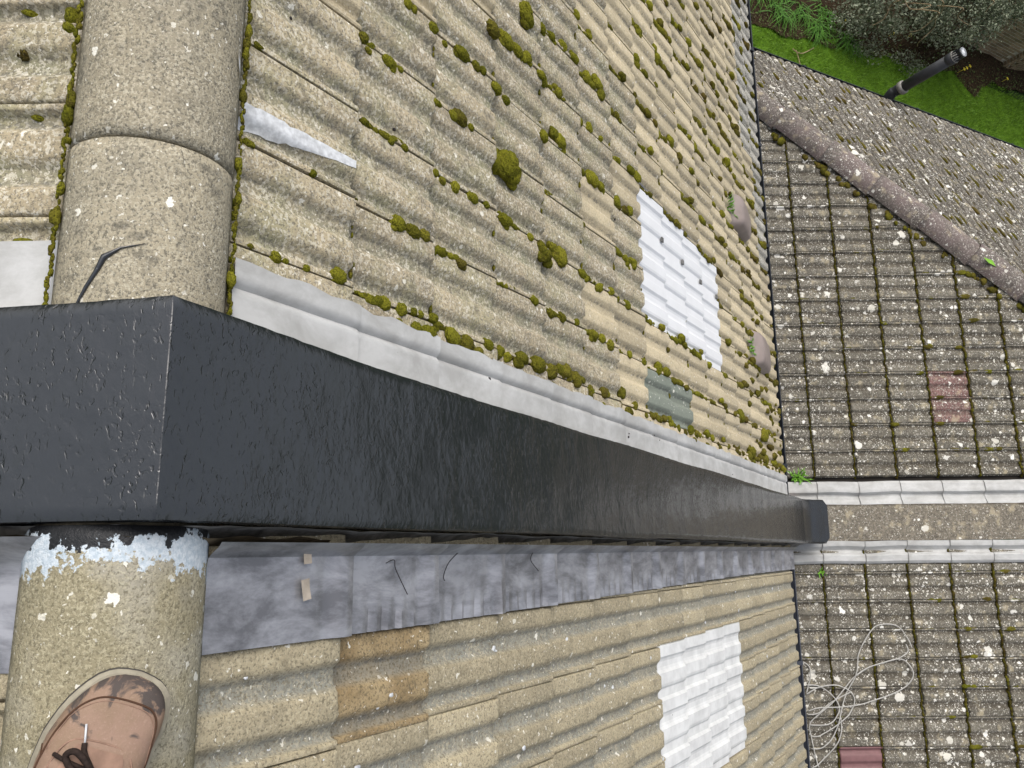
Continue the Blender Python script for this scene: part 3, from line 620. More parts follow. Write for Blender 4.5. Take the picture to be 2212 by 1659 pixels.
def lead_right(k):
    y1 = ROWS[k]+.01; y0 = (ROWS[k-1]-.045) if k else .925
    nx, ny = 22, 26
    def fn(u, v):
        s = y0+(y1-y0)*v; x = -.022+(.177-.03*sm(1, 5, s))*u
        up = .030*(1-sm(.0, .16, u)); bed = .034+rise(max(0, y1-s))*.75
        cor = .0034*math.sin(s*2*math.pi/.041+k)*sm(.35, .95, u)*(sm(.0, .35, v) if k else .0)*(1-.5*sm(0, .8, noise.noise(Vector((s*9, k, 3)))))
        step = (.007*math.exp(-((v-.93)/.05)**2)-.004*math.exp(-((v-.80)/.05)**2))*sm(.0, .3, u)
        sag = -.004*math.sin(math.pi*v)*sm(.1, .5, u)
        return (x, s, bed+up+cor+sag+step+.002*noise.noise(Vector((x*10, s*9, k+.5)))+.0012*noise.noise(Vector((x*40, s*30, k))))
    V, F = grid(nx, ny, fn); F = [f for f in F]; b = len(V); kk = (ny-1)*nx
    V += [(V[kk+i][0], V[kk+i][1]+.001, V[kk+i][2]-.010) for i in range(nx)]; F += [(kk+i, kk+i+1, b+i+1, b+i) for i in range(nx-1)]
    b2 = len(V); V += [(V[j*nx+nx-1][0]+.0005, V[j*nx+nx-1][1], V[j*nx+nx-1][2]-.004) for j in range(ny)]
    F += [(j*nx+nx-1, b2+j, b2+j+1, (j+1)*nx+nx-1) for j in range(ny-1)]
    return obj('lead_flashing', crisp(mesh('lead_flashing', [FRONT @ Vector(v) for v in V], F, M['lead_new'], True)), wallP)
for k in range(0, 16): lead_right(k)
for xa, xb, mt in ((-.505, -.345, M['lead_white']), (-.03, .165, M['lead_new'])):  # the same lead on the far slope
    for k in range(4):
        y0, y1 = (.06 if k == 0 else BROWS[k-1]-.03), BROWS[k]+.01
        def fn(u, v):
            s = y0+(y1-y0)*v; x = xa+(xb-xa)*u
            w = (1-u) if xa > -.2 else u
            return (-x, s, .022+.045*sm(.75, 1, w)+rise(y1-s)*.8+.002*noise.noise(Vector((x*12, s*9, k))))
        V, F = grid(12, 10, fn); obj('lead_flashing', mesh('lead_flashing', [BACK @ Vector(v) for v in V], F, mt, True), wallP)
# bits of masking tape left on the new lead
for (x, s, a) in ((-.003, 1.135, .08), (.062, 1.135, .2)):
    V, F = grid(5, 6, lambda u, v: ((u-.5)*.038, (v-.5)*.02, .0012+.003*abs(u-.5)*v)); Rm = Matrix.Translation((x+.0, s, .050)) @ Matrix.Rotation(a, 4, 'Z')
    obj('masking_tape', mesh('masking_tape', [FRONT @ (Rm @ Vector(v)) for v in V], F, M['tape']), label='scrap of masking tape on the new grey lead, the one %s' % ('nearest the black parapet' if x < .03 else 'farther from the black parapet'), cat='tape scrap')
# ------------------------------------------------------------------ lower roofs
LROWS = [-(2.058+.3078*j) for j in range(-3, 10)]
def corners(pl, x, y, c, l=.37): return [pl @ Vector(p) for p in ((x, y, 0), (x+c, y, 0), (x, y-l, 0), (x+c, y-l, 0))]
hipA = [(Vector((-HIPC, 0, 0)), Vector((-1, 1, 0)))]
def clipA(x, y):
    d = [-p.x+p.y-HIPC for p in corners(LOW, x, y, .2)]
    return 'out' if min(d) > 0 else (hipA if max(d) > 0 else None)
hipB = [(Vector((-HIPC, 0, 0)), Vector((1, -1, 0))), (Vector((6.44, 0, 0)), Vector((1, 1, 0)))]
def clipB(x, y):
    cs = corners(HIPF, x, y, .2); a = [p.x-p.y+HIPC for p in cs]; b = [p.x+p.y-6.44 for p in cs]
    if min(a) > 0 or min(b) > 0: return 'out'
    return hipB if max(a) > 0 or max(b) > 0 else None
RED = (-1.115, 5.80)
def pickA(x, y, c): return 'old_red' if abs(c.x-(-1.12)) < .22 and abs(c.y-(5.78)) < .14 else 'old'
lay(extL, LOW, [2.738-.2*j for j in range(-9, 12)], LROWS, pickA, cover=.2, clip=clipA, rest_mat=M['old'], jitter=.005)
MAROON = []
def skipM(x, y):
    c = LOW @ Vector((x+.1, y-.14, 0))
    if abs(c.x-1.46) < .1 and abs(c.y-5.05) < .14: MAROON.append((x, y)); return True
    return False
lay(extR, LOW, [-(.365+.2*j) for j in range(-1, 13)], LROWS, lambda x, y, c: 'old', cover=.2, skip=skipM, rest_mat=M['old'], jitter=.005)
mm = tile_mesh('tile', 55, .2, chip=.001); mm.materials.append(M['maroon'])
for (x, y) in MAROON[:1]: obj('tile', mm, extR, mw=LOW @ Matrix.Translation((x, y, .004)), label='smooth maroon tile')
HROWS = [.045-.3078*j for j in range(0, 13)]
lay(extL, HIPF, [3.66+.2*j for j in range(0, 37)], HROWS, lambda x, y, c: 'old_hip', cover=.2, clip=clipB, rest_mat=M['old_hip'], jitter=.006)
def deckpoly(name, P, parent, mat=M['deck']):
    V = [Vector(p) for p in P]; n = len(V); V += [v-Vector((0, 0, .06)) for v in V]
    F = [tuple(range(n)), tuple(range(2*n-1, n-1, -1))]+[(i, n+i, n+(i+1) % n, (i+1) % n) for i in range(n)]
    return obj(name, mesh(name, V, F, mat), parent)
YC = HIPC+EAVE_X; YR = 7.4
zl = lambda Y: low_z(Y)-.028
RX = YR-HIPC
deckpoly('roof_deck', [(EAVE_X+.03, YC, zl(YC)), (-.35, YC, zl(YC)), (-.35, YR, zl(YR)), (RX, YR, zl(YR))], extL)
deckpoly('roof_deck', [(EAVE_X+.03, YC, zl(YC)), (RX, YR, zl(YR)), (EAVE_X+.03, 2*YR-YC, zl(YC))], extL)
deckpoly('roof_slope', [(RX, YR, zl(YR)+.03), (-.35, YR, zl(YR)+.03), (-.35, 2*YR-YC, zl(YC)), (EAVE_X+.03, 2*YR-YC, zl(YC))], extL, M['old'])
deckpoly('roof_deck', [(-.05, YC, zl(YC)), (3.2, YC, zl(YC)), (3.2, YR, zl(YR)), (-.05, YR, zl(YR))], extR)
deckpoly('roof_slope', [(-.05, YR, zl(YR)+.03), (3.2, YR, zl(YR)+.03), (3.2, 2*YR-YC, zl(YC)), (-.05, 2*YR-YC, zl(YC))], extR, M['old'])
for h, x0, x1 in ((extL, EAVE_X+.33, -.36), (extR, -.04, 3.15)):
    V, F = [], []; box(V, F, (x0, WY+.05, 0), (x1, 2*YR-YC-.3, 4.75)); obj('wall', mesh('wall', V, F, M['brick_w']), h)
# ridge along the top and the hip ridge
def hip_tile(p0, p1, parent, seed, mat, r=.125, sag=.10):
    d = (Vector(p1)-Vector(p0)); L = d.length; d.normalize(); side = d.cross(Vector((0, 0, 1))).normalized(); up = side.cross(d)
    rr = random.Random(seed); tw = rr.uniform(-.010, .010)
    def fn(u, v):
        a = (v-.5)*2*1.35; y = r*math.sin(a)/math.sin(1.35); z = sag*(math.cos(a)-math.cos(1.35))/(1-math.cos(1.35))
        e = min(u, 1-u)*L; z -= .006*max(0, 1-e/.008); z += .022*(1-u)
        p = Vector(p0)+d*(L*u)+side*(y+tw*(u-.5))+up*z
        return p+up*.0025*noise.noise(p*9)
    V, F = grid(12, 13, fn); n = 12; b = len(V)
    V += [Vector(v)-up*.018-side*0 for v in V[:]]
    for j in range(12):
        F.append((j*n, b+j*n, b+(j+1)*n, (j+1)*n)); F.append((j*n+n-1, (j+1)*n+n-1, b+(j+1)*n+n-1, b+j*n+n-1))
    return obj('hip_ridge_tile', mesh('hip_ridge_tile', V, F, mat, True), parent)
hd = Vector((1, 1, math.tan(P30))).normalized(); HJ = Vector((-3.215, 5.145, low_z(5.145)-.004))
for i in range(-4, 5):
    a = HJ+hd*(.47*i); b = HJ+hd*(.47*(i+1)+.012)
    if b.y < YR and a.y > YC-.2: hip_tile(a, b, extL, i, M['hip_ridge'])
V, F = [], []                                                                     # mortar bed of the hip
tube(V, F, [HJ+hd*(-2.1+.2*i)-Vector((0, 0, .02)) for i in range(25)], [.085+.006*math.sin(i*2.1) for i in range(25)], 10)
obj('hip_mortar', mesh('hip_mortar', V, F, M['mortar'], True), extL)
for i in range(9): hip_tile((RX+.1+.45*i, YR, low_z(YR)+.01), (RX+.1+.45*i+.44, YR, low_z(YR)+.01), extL if RX+.45*i < -.5 else extR, 40+i, M['hip_ridge'])
# side gutter of the hipped roof and its clips
GZ = low_z(YC)-.035
V, F = [], []; n = 9; yy = (YC-.1, 2*YR-YC+.1)
for y in yy:
    for i in range(n): a = math.pi*i/(n-1); V.append((EAVE_X-.012-.05+math.cos(a)*.045, y, GZ-math.sin(a)*.052))
F = [(i, i+1, n+i+1, n+i) for i in range(n-1)]
box(V, F, (EAVE_X-.112, yy[0], GZ-.002), (EAVE_X-.104, yy[1], GZ+.010))
obj('gutter', mesh('gutter', V, F, M['gutter']), extL)
for k in range(9):
    y = YC+.62+.88*k; V, F = [], []; box(V, F, (EAVE_X-.118, y, GZ-.012), (EAVE_X-.101, y+.035, GZ+.014)); obj('gutter_clip', mesh('gutter_clip', V, F, M['gutter']), extL)
# valley lead between the walls
V, F = [], []; box(V, F, (-4.3, WY+.03, low_z(4.0)-.06), (-.36, 4.18, low_z(4.0)-.045)); obj('valley_lead', mesh('valley_lead', V, F, M['lead_new']), extL)
# party wall coping with its lead
V, F = grid(14, 60, lambda u, v: (-.330+.262*u+.004*noise.noise(Vector((v*20, u, 1))), -(1.55+3.4*v), .072-.012*(max(0, 1-min(u, 1-u)/.07))**2+.003*noise.noise(Vector((u*3, v*18, 3)))))
V = [(-x, y, z) for x, y, z in V]; F = [f for f in F]; b = len(V)
for j in range(60):
    for i in (0, 13): v = V[j*14+i]; V.append((v[0], v[1], v[2]-.10))
for j in range(59):
    F.append((j*14, b+2*j, b+2*j+2, (j+1)*14)); F.append((j*14+13, (j+1)*14+13, b+2*j+3, b+2*j+1))
obj('coping', mesh('coping', [LOW @ Vector(v) for v in V], F, M['strip'], True), wallQ)
V, F = [], []; box(V, F, (-.325, 4.02, 0), (-.075, 7.2, low_z(4.4)-.3)); obj('masonry', mesh('masonry', V, F, M['brick_w']), wallQ)
def low_lead(xa, xb, k, pts, mat):
    t0 = 2.058-.3078*2+.3078*k; t1 = t0+.3078+.03
    def fn(u, v):
        t = t0+(t1-t0)*v; x = xa+(xb-xa)*u; h = 0
        for (a, ha), (c, hc) in zip(pts, pts[1:]):
            if a <= u <= c: h = ha+(hc-ha)*sm(a, c, u)
        return (-x-.006*noise.noise(Vector((t*4, u*2, 7))), -t, h+.010*(1-v)+.004*noise.noise(Vector((x*12, t*7, k)))+.002*noise.noise(Vector((x*40, t*30, k))))
    V, F = grid(18, 9, fn)
    b = len(V); V += [(v[0], v[1]+.001, v[2]-.012) for v in V[:18]]; F += [(i+1, i, b+i, b+i+1) for i in range(17)]
    me = crisp(mesh('lead_flashing', [LOW @ Vector(v) for v in V], F, mat, True))
    return obj('lead_flashing', me, wallQ)
for k in range(0, 12):
    low_lead(-.505, -.332, k, [(0, .026), (.12, .042), (.45, .050), (.62, .018), (.72, .026), (1, .050)], M['lead_white'])
    low_lead(-.066, .098, k, [(0, .052), (.2, .050), (.42, .018), (.5, .022), (.62, .050), (.9, .046), (1, .026)], M['lead_white'])

# ------------------------------------------------------------------ soil pipe beside the hipped roof
pv = thing('vent_pipe', 'dark grey vent pipe with slotted cap standing beside the hipped roof gutter, above the lawn', 'pipe', (-4.86, 7.30, 4.9))
px, py = -4.835, 7.33
def pobj(name, me, par):
    me.transform(Matrix.Translation((0, 0, -.06))); return obj(name, me, par)
V, F = [], []; tube(V, F, [(px, py, 5.03), (px, py-.012, 5.66)], .056, 24); pobj('pipe', mesh('pipe', V, F, M['pipe'], True), pv)
V, F = [], []; tube(V, F, spline([(px+.34, py+.10, 4.55), (px+.22, py+.07, 4.68), (px+.08, py+.02, 4.82), (px, py, 4.95), (px, py, 5.05)]), .057, 18); pobj('bend', mesh('bend', V, F, M['pipe'], True), pv)
V, F = [], []; tube(V, F, [(px, py, 5.055), (px, py, 5.062), (px, py, 5.105), (px, py, 5.112)], [.058, .071, .071, .058], 24); pobj('collar', mesh('collar', V, F, M['pipe_ring'], True), pv)
py -= .012
V, F = [], []; tube(V, F, [(px, py, 5.61), (px, py, 5.62), (px, py, 5.675), (px, py, 5.682)], [.057, .062, .062, .050], 24); pobj('cap_socket', mesh('cap_socket', V, F, M['pipe'], True), pv)
V, F = [], []; tube(V, F, [(px, py, 5.680), (px, py, 5.686)], [.0615, .0615], 24); pobj('cap_ring', mesh('cap_ring', V, F, M['pipe_ring'], True), pv)
for k in range(12):
    a = k*math.pi/6; V, F = [], []; c, s = math.cos(a), math.sin(a)
    tube(V, F, [(px+.052*c, py+.052*s, 5.68), (px+.046*c, py+.046*s, 5.765)], .0055, 6); pobj('cap_slat', mesh('cap_slat', V, F, M['gutter']), pv)
V, F = [], []; tube(V, F, [(px, py, 5.758), (px, py, 5.762), (px, py, 5.773), (px, py, 5.778)], [.040, .052, .052, .046], 24); pobj('cap_top', mesh('cap_top', V, F, M['gutter'], True), pv)
V, F = [], []; tube(V, F, [(px, py, 5.777), (px, py, 5.781)], [.022, .018], 20); pobj('cap_hub', mesh('cap_hub', V, F, M['cap_metal'], True), pv)
for k in range(18):
    a = k*math.pi/9; c, s = math.cos(a), math.sin(a); V, F = [], []
    tube(V, F, [(px+.020*c, py+.020*s, 5.7785), (px+.049*c, py+.049*s, 5.7785)], .0028, 5); pobj('cap_rib', mesh('cap_rib', V, F, M['cap_metal']), pv)

# ------------------------------------------------------------------ work boot on the right-hand ridge
BT = (.160, .078, 8.588); BROT = Matrix.Translation(BT) @ Matrix.Rotation(R_(-21), 4, 'Z')
boot = thing('work_boot', 'scuffed tan leather work boot with dark laces standing on the lower ridge tile', 'boot', BT)
HW = [(0, .001), (.003, .020), (.008, .032), (.018, .044), (.035, .055), (.06, .0625), (.10, .0665), (.14, .0645), (.18, .056), (.22, .048), (.26, .043), (.29, .038), (.305, .027), (.312, .001)]
TP = [(0, .030), (.008, .042), (.03, .053), (.06, .060), (.10, .071), (.14, .088), (.18, .108), (.22, .122), (.26, .125), (.30, .12), (.312, .11)]
def lin(T, x):
    for (a, u), (b, v) in zip(T, T[1:]):
        if x <= b: return u+(v-u)*max(0, (x-a)/(b-a))
    return T[-1][1]
XS = [0, .002, .005, .010, .018, .03, .042, .055, .07, .085, .10, .115, .13, .15, .17, .19, .21, .23, .25, .27, .285, .297, .306, .311, .312]
def off(x): return .011*sm(.0, .1, .1-x)                                            # toe leans to the inside
def ring_solid(name, grow, z0, z1, mat, rnd_=.004):
    V, F = [], []; out = [(x, 1) for x in XS]+[(x, -1) for x in XS[::-1]]
    L = []
    for x, sg in out: L.append((x+(grow*(-1+2*x/.312)), off(x)+sg*(lin(HW, x)+grow*min(1, x/.004+.3))))
    n = len(L); lay_ = [(z0, -rnd_), (z0+rnd_, 0), (z1-rnd_, 0), (z1, -rnd_)]
    for z, g in lay_:
        for (x, y) in L:
            c = (.156, 0); k = 1+g/.06; V.append((c[0]+(x-c[0])*(1+g/.15), y*k, z))
    for j in range(3):
        for i in range(n): F.append((j*n+i, (j+1)*n+i, (j+1)*n+(i+1) % n, j*n+(i+1) % n))
    F.append(tuple(3*n+i for i in range(n))[::-1]); F.append(tuple(range(n)))
    me = mesh(name, [BROT @ Vector(v) for v in V], F, mat); return obj(name, me, boot)
def bmesh_local(name, V, F, mat, smooth=True):
    me = mesh(name, V, F, mat, smooth); return obj(name, me, boot, mw=BROT)
ring_solid('outsole', .006, 0, .012, M['outsole']); ring_solid('welt', .0055, .013, .026, M['sole'])
def up_pt(x, v, push=0.0):                                                         # v 0..1 across the upper
    a = math.pi*v; hw, tp = lin(HW, x)+push, lin(TP, x)+push; e = .62 if x < .16 else .75
    c, s = math.cos(a), math.sin(a)
    y = hw*math.copysign(abs(c)**e, c); z = .022+(tp-.022)*abs(s)**.72
    bl = 1-.08*sm(.5, 1, abs(2*v-1))*0
    return Vector((x, off(x)+y*bl, z))
V, F = [], []; nv = 25
XU = [0, .001, .003, .006, .010, .015, .022, .03, .04, .05, .06, .07, .08, .09, .10, .11, .12, .13, .145, .16, .18, .20, .22, .24, .26, .28, .295, .305, .311, .312]
for x in XU:
    for j in range(nv):
        p = up_pt(x, j/(nv-1)); q = Vector((p.x*16, p.y*16, 2)); w = .0016*noise.noise(q*1.4)+.0008*noise.noise(q*4)
        if .07 < x < .13: w -= .0016*math.sin((x-.07)*2*math.pi/.03)*sm(.2, .5, 1-abs(2*j/(nv-1)-1))
        V.append(p+Vector((0, 0, w)))
F = [(i*nv+j, (i+1)*nv+j, (i+1)*nv+j+1, i*nv+j+1) for i in range(len(XU)-1) for j in range(nv-1)]
bmesh_local('upper', V, F, M['leather'])
# ankle shaft with a sock inside
V, F = [], []
for z, cx0, rx, ry in ((.09, .235, .075, .044), (.13, .245, .058, .042), (.17, .25, .052, .042), (.185, .25, .054, .044), (.186, .25, .046, .036), (.15, .25, .044, .034)):
    for k in range(24): a = k*math.pi/12; V.append((cx0+rx*math.cos(a), ry*math.sin(a), z))
for j in range(5):
    for k in range(24): F.append((j*24+k, j*24+(k+1) % 24, (j+1)*24+(k+1) % 24, (j+1)*24+k))
bmesh_local('shaft', V, F, M['leather'])
V, F = [], []; tube(V, F, [(.25, 0, .12), (.252, 0, .20), (.255, 0, .23)], [.036, .036, .02], 16); bmesh_local('sock', V, F, M['sock'])
def seam(name, pts, r=.0011, mat=None):
    V, F = [], []; tube(V, F, spline([up_pt(x, v, .0004) for x, v in pts], 5), r, 6); bmesh_local(name, V, F, mat or M['seam'])
seam('seam', [(.17, .07), (.13, .085), (.10, .12), (.075, .17), (.05, .235), (.036, .33), (.031, .43), (.031, .55), (.038, .68), (.055, .78), (.08, .83), (.11, .86), (.14, .885), (.17, .90)], .0014)
seam('stitching', [(.10, .14), (.075, .195), (.053, .26), (.041, .345), (.036, .44), (.036, .55), (.043, .66), (.059, .755), (.08, .80), (.11, .83)], .0006, M['tongue'])
seam('seam', [(.125, .10), (.12, .06), (.118, .02)], .0011); seam('seam', [(.12, .88), (.113, .93), (.11, .98)], .0011)
seam('seam', [(.16, .25), (.125, .27), (.098, .34), (.086, .45), (.086, .56), (.096, .66), (.125, .73), (.16, .75)], .0013, M['tongue'])
V, F = grid(11, 12, lambda u, v: tuple(up_pt(.092+.10*v, .5+(u-.5)*.36*(1-.55*(1-v)**2.5), .0022+.0016*math.sin(math.pi*u)))); bmesh_local('tongue', V, F, M['tongue'])
for x in (.112, .13, .15, .17):
    V, F = [], []; tube(V, F, spline([up_pt(x, .30, .0045), up_pt(x+.004, .40, .008), up_pt(x+.004, .5, .009), up_pt(x, .60, .008), up_pt(x-.002, .70, .0045)], 4), .0028, 8); bmesh_local('lace', V, F, M['lace'])
def lace(pts, r=.0026):
    V, F = [], []; tube(V, F, spline(pts, 5), r, 8); bmesh_local('lace', V, F, M['lace'])
k0 = up_pt(.118, .5, .012)
lace([k0, k0+Vector((-.012, -.012, .004)), k0+Vector((-.020, -.030, 0)), k0+Vector((-.010, -.037, -.008)), k0+Vector((.004, -.018, 0)), k0], .0042)
lace([k0, k0+Vector((.004, .016, .005)), k0+Vector((-.006, .036, -.004)), k0+Vector((.010, .044, -.012)), k0+Vector((.018, .022, 0)), k0], .0042)
lace([k0+Vector((.03, -.004, .005)), k0+Vector((.014, .0, .006)), k0+Vector((0, .002, .005)), up_pt(.100, .53, .007), up_pt(.089, .55, .0055)], .0036)
lace([k0, k0+Vector((.02, -.03, .002)), k0+Vector((.045, -.036, .004))]); lace([k0, k0+Vector((.02, .026, .004)), k0+Vector((.05, .03, .006))])
V, F = [], []; tube(V, F, [up_pt(.089, .55, .0055), up_pt(.069, .60, .0035)], .0014, 8); bmesh_local('lace_tip', V, F, M['cap_metal'])
V, F = [], []; tube(V, F, [k0+Vector((-.006, -.004, 0)), k0+Vector((0, 0, .004)), k0+Vector((.008, .004, 0))], [.004, .0065, .004], 10); bmesh_local('lace_knot', V, F, M['lace'])

# ------------------------------------------------------------------ cable
V, F = [], []
for i, l in enumerate(WIRES):
    pts = spline(l, 5); pts = [p+Vector((0, 0, .008+.010*abs(math.sin(j*.21+i*1.7)))) for j, p in enumerate(pts)]
    tube(V, F, pts, .0042, 6)
obj('cable', mesh('cable', V, F, M['cable'], True), label='tangle of thin pale grey cable lying on the lichened lower roof by the grey gutter', cat='cable')
# ------------------------------------------------------------------ garden
rng = np.random.default_rng(5)
V, F = grid(40, 60, lambda u, v: (-10.75+6.3*u, 5+20*v, .012+.02*noise.noise(Vector((u*9, v*20, 0)))))
obj('lawn', mesh('lawn', V, F, M['lawn_soil']), kind='structure')
EDGE = [(5, -9.9), (10.5, -9.95), (12.1, -10.1), (13.5, -10.35), (15.8, -10.6), (16.7, -10.85), (17.05, -10.55), (17.4, -10.38), (17.75, -10.7), (18.3, -10.95), (20, -11.1), (26, -11.4)]
def edge_x(y): return lin_(EDGE, y)+.05*math.sin(y*5.1)+.03*math.sin(y*13)
def lin_(T, x):
    for (a, u), (b, v) in zip(T, T[1:]):
        if x <= b: return u+(v-u)*max(0, (x-a)/(b-a))
    return T[-1][1]
V, F = grid(30, 120, lambda u, v: ((lambda y: (-16+(16+edge_x(y)+.08)*u, y, .035+.06*noise.noise(Vector((u*14, v*34, 5)))+.05*sm(.0, .1, 1-u)))(5+20*v)))
obj('flower_bed', mesh('flower_bed', V, F, M['soil'], True), kind='structure')
def blades(name, pts, ln, wd, lean, seed, mat, segs=1, **kw):
    r = np.random.default_rng(seed); V, F, T = [], [], []
    for (x, y, z) in pts:
        a = r.uniform(0, 6.283); L = ln*r.uniform(.6, 1.3); b = r.uniform(.2, 1)*lean; c, s = math.cos(a), math.sin(a); w = wd*r.uniform(.7, 1.3); n = len(V); t = r.uniform(0, 1)
        V += [(x-s*w, y+c*w, z), (x+s*w, y-c*w, z), (x+c*L*b, y+s*L*b, z+L*math.sqrt(max(.05, 1-b*b)))]; F.append((n, n+1, n+2)); T += [t*.7, t*.7, min(1, t+.2)]
    me = mesh(name, V, F, mat); attr(me, 'tone', T); return obj(name, me, **kw)
P = []
while len(P) < 62000:
    xs_ = rng.uniform(-10.9, -5.6, 4000); ys_ = rng.uniform(8.6, 21, 4000)
    for x, y in zip(xs_, ys_):
        d = x-edge_x(y)
        if d < -.02 or (d < .25 and rng.random() < .35): continue
        q = to_px((x, y, .03))
        if q and 1560 < q[0] < 2300 and -60 < q[1] < 360: P.append((x, y, .012))
blades('grass', P, .055, .0045, .9, 3, M['grass'], kind='stuff')
def litter():
    V, F, T = [], [], []; r = random.Random(9)
    while len(F) < 2600:
        y = r.uniform(9.5, 20.5); x = edge_x(y)+.12-abs(r.gauss(0, .5)); q = to_px((x, y, 0))
        if not q or not (1560 < q[0] < 2300 and -60 < q[1] < 360): continue
        a = r.uniform(0, 6.283); L = r.uniform(.02, .06); d = Vector((math.cos(a), math.sin(a), r.uniform(-.2, .8)))*L; w = Vector((-d.y, d.x, .01))*r.uniform(.15, .35); p = Vector((x, y, .05+r.uniform(0, .06))); n = len(V)
        V += [p, p+d*.5+w, p+d, p+d*.5-w]; F.append((n, n+1, n+2, n+3)); T += [r.random()]*4
    me = mesh('bed_litter', V, F, M['litter']); attr(me, 'tone', T); obj('bed_litter', me, kind='stuff')
def leafy(name, parent, centers, n, size, seed, mat, **kw):
    r = np.random.default_rng(seed); V, F, T = [], [], []
    for (c, rad, k) in centers:
        c = np.array(c); rad = np.array(rad); cl = [c+rad*v/np.linalg.norm(v)*r.uniform(.45, 1.0)**.6 for v in r.normal(size=(k, 3))]
        for q in cl:
            tone = r.uniform(.0, 1)
            for _ in range(n):
                p = q+r.normal(size=3)*np.array((.10, .10, .085)); d = Vector(r.normal(size=3)+np.array((0, 0, .35))).normalized(); L = size*r.uniform(.6, 1.35)
                sd = d.cross(Vector(r.normal(size=3))).normalized()*L*.24; d = d*L; p = Vector(p); b = len(V)
                V += [p, p+d*.45+sd, p+d, p+d*.45-sd]; F.append((b, b+1, b+2, b+3)); t = min(1, max(0, tone*.75+r.uniform(-.15, .3))); T += [t]*4
    me = mesh(name, V, F, mat); attr(me, 'tone', T); return obj(name, me, parent, **kw)
litter()
sh = thing('shrub', 'large grey-green small-leaved shrub with bare pale branches in front of the garden brick wall', 'shrub', (-10.95, 14.6, 0))
leafy('foliage', sh, [((-10.95, 13.9, .95), (.62, 1.1, .75), 120), ((-11.0, 15.4, 1.15), (.6, 1.0, .8), 120), ((-11.15, 16.1, 1.75), (.42, .6, .5), 50), ((-10.75, 13.0, .6), (.5, .6, .45), 30)], 44, .062, 11, M['shrub'])
sh2 = thing('shrub', 'bushy grey-green shrub spilling over the top of the garden brick wall at the picture corner', 'shrub', (-11.95, 17.6, 0))
leafy('foliage', sh2, [((-12.1, 18.2, 2.35), (.45, 1.1, .45), 70), ((-11.9, 15.2, 1.7), (.6, 1.2, .8), 90)], 40, .062, 12, M['shrub'])
sh3 = thing('shrub', 'low silvery-leaved bush at the edge of the lawn beside the strap-leaved plants', 'shrub', (-10.6, 12.9, 0))
leafy('foliage', sh3, [((-10.55, 12.75, .5), (.33, .36, .35), 36), ((-10.25, 13.6, .2), (.22, .5, .15), 26), ((-10.3, 14.9, .15), (.2, .5, .12), 22)], 26, .05, 13, M['shrub'])
TW = [[(-10.205, 13.526, 1.9), (-10.201, 13.732, 1.7), (-10.216, 13.896, 1.5), (-10.132, 13.866, 1.2), (-10.19, 13.812, 1.0)], [(-10.209, 13.778, 1.65), (-10.171, 13.916, 1.5), (-10.176, 14.132, 1.3), (-10.047, 14.086, 1.0), (-10.156, 14.339, .8)], [(-10.211, 13.541, 1.9), (-10.129, 13.788, 1.7)], [(-10.405, 14.684, 2.2), (-10.329, 14.711, 2.1), (-10.284, 14.743, 2.0)], [(-10.11, 12.666, 1.6), (-10.173, 12.742, 1.4), (-10.017, 12.779, 1.2), (-9.968, 12.695, 1.0)], [(-10.228, 13.488, 1.7), (-10.154, 13.341, 1.6), (-10.163, 13.141, 1.5), (-10.306, 13.031, 1.5)], [(-10.39, 14.359, 1.8), (-10.379, 14.484, 1.6), (-10.425, 14.896, 1.5), (-10.569, 15.229, 1.4)]]
for l in TW:
    V, F = [], []; l = [Vector((l[0][0]-.35, l[0][1]-.1, l[0][2]-.5))]+[Vector(p) for p in l]; s = spline(l, 4); tube(V, F, s, [.011-.006*i/len(s) for i in range(len(s))], 5)
    obj('branch', mesh('branch', V, F, M['twig']), sh)
for i in range(26):
    a = Vector((-10.95+rnd.uniform(-.3, .3), 14.8+rnd.uniform(-1.6, 1.6), 0)); V, F = [], []
    tube(V, F, [a, a+Vector((rnd.uniform(-.2, .2), rnd.uniform(-.2, .2), .6)), a+Vector((rnd.uniform(-.4, .4), rnd.uniform(-.4, .4), 1.3))], [.016, .012, .005], 5); obj('branch', mesh('branch', V, F, M['stem']), sh)
# strap-leaved clumps along the lawn edge
for i, (x, y) in enumerate(((-10.75, 10.6), (-10.45, 11.2), (-10.7, 11.75), (-10.42, 12.25), (-10.45, 13.15), (-10.85, 12.5), (-10.55, 10.0), (-10.9, 11.1))):
    V, F, T = [], [], []; r = random.Random(i)
    for k in range(85):
        a = r.gauss(0, .9); L = r.uniform(.30, .58); b = Vector((x+r.uniform(-.16, .16), y+r.uniform(-.2, .2), 0)); d = Vector((math.cos(a), math.sin(a), 0)); w = d.cross(Vector((0, 0, 1)))*r.uniform(.006, .011); t0 = r.uniform(0, .8); n = len(V); h = r.uniform(.5, 1)
        for j in range(5):
            t = j/4; p = b+d*L*(t**1.3)*.95+Vector((0, 0, L*h*(1.5*t-1.35*t*t))); ww = w*(1-.85*t**2); V += [p-ww, p+ww]; T += [t0*.6+.3*t]*2
        F += [(n+2*j, n+2*j+1, n+2*j+3, n+2*j+2) for j in range(4)]
    me = mesh('strap_leaf_plant', V, F, M['strap']); attr(me, 'tone', T)
    obj('strap_leaf_plant', me, label='clump of long green strap leaves drooping over the lawn edge', cat='plant', group='strap-leaved clumps along the lawn edge')
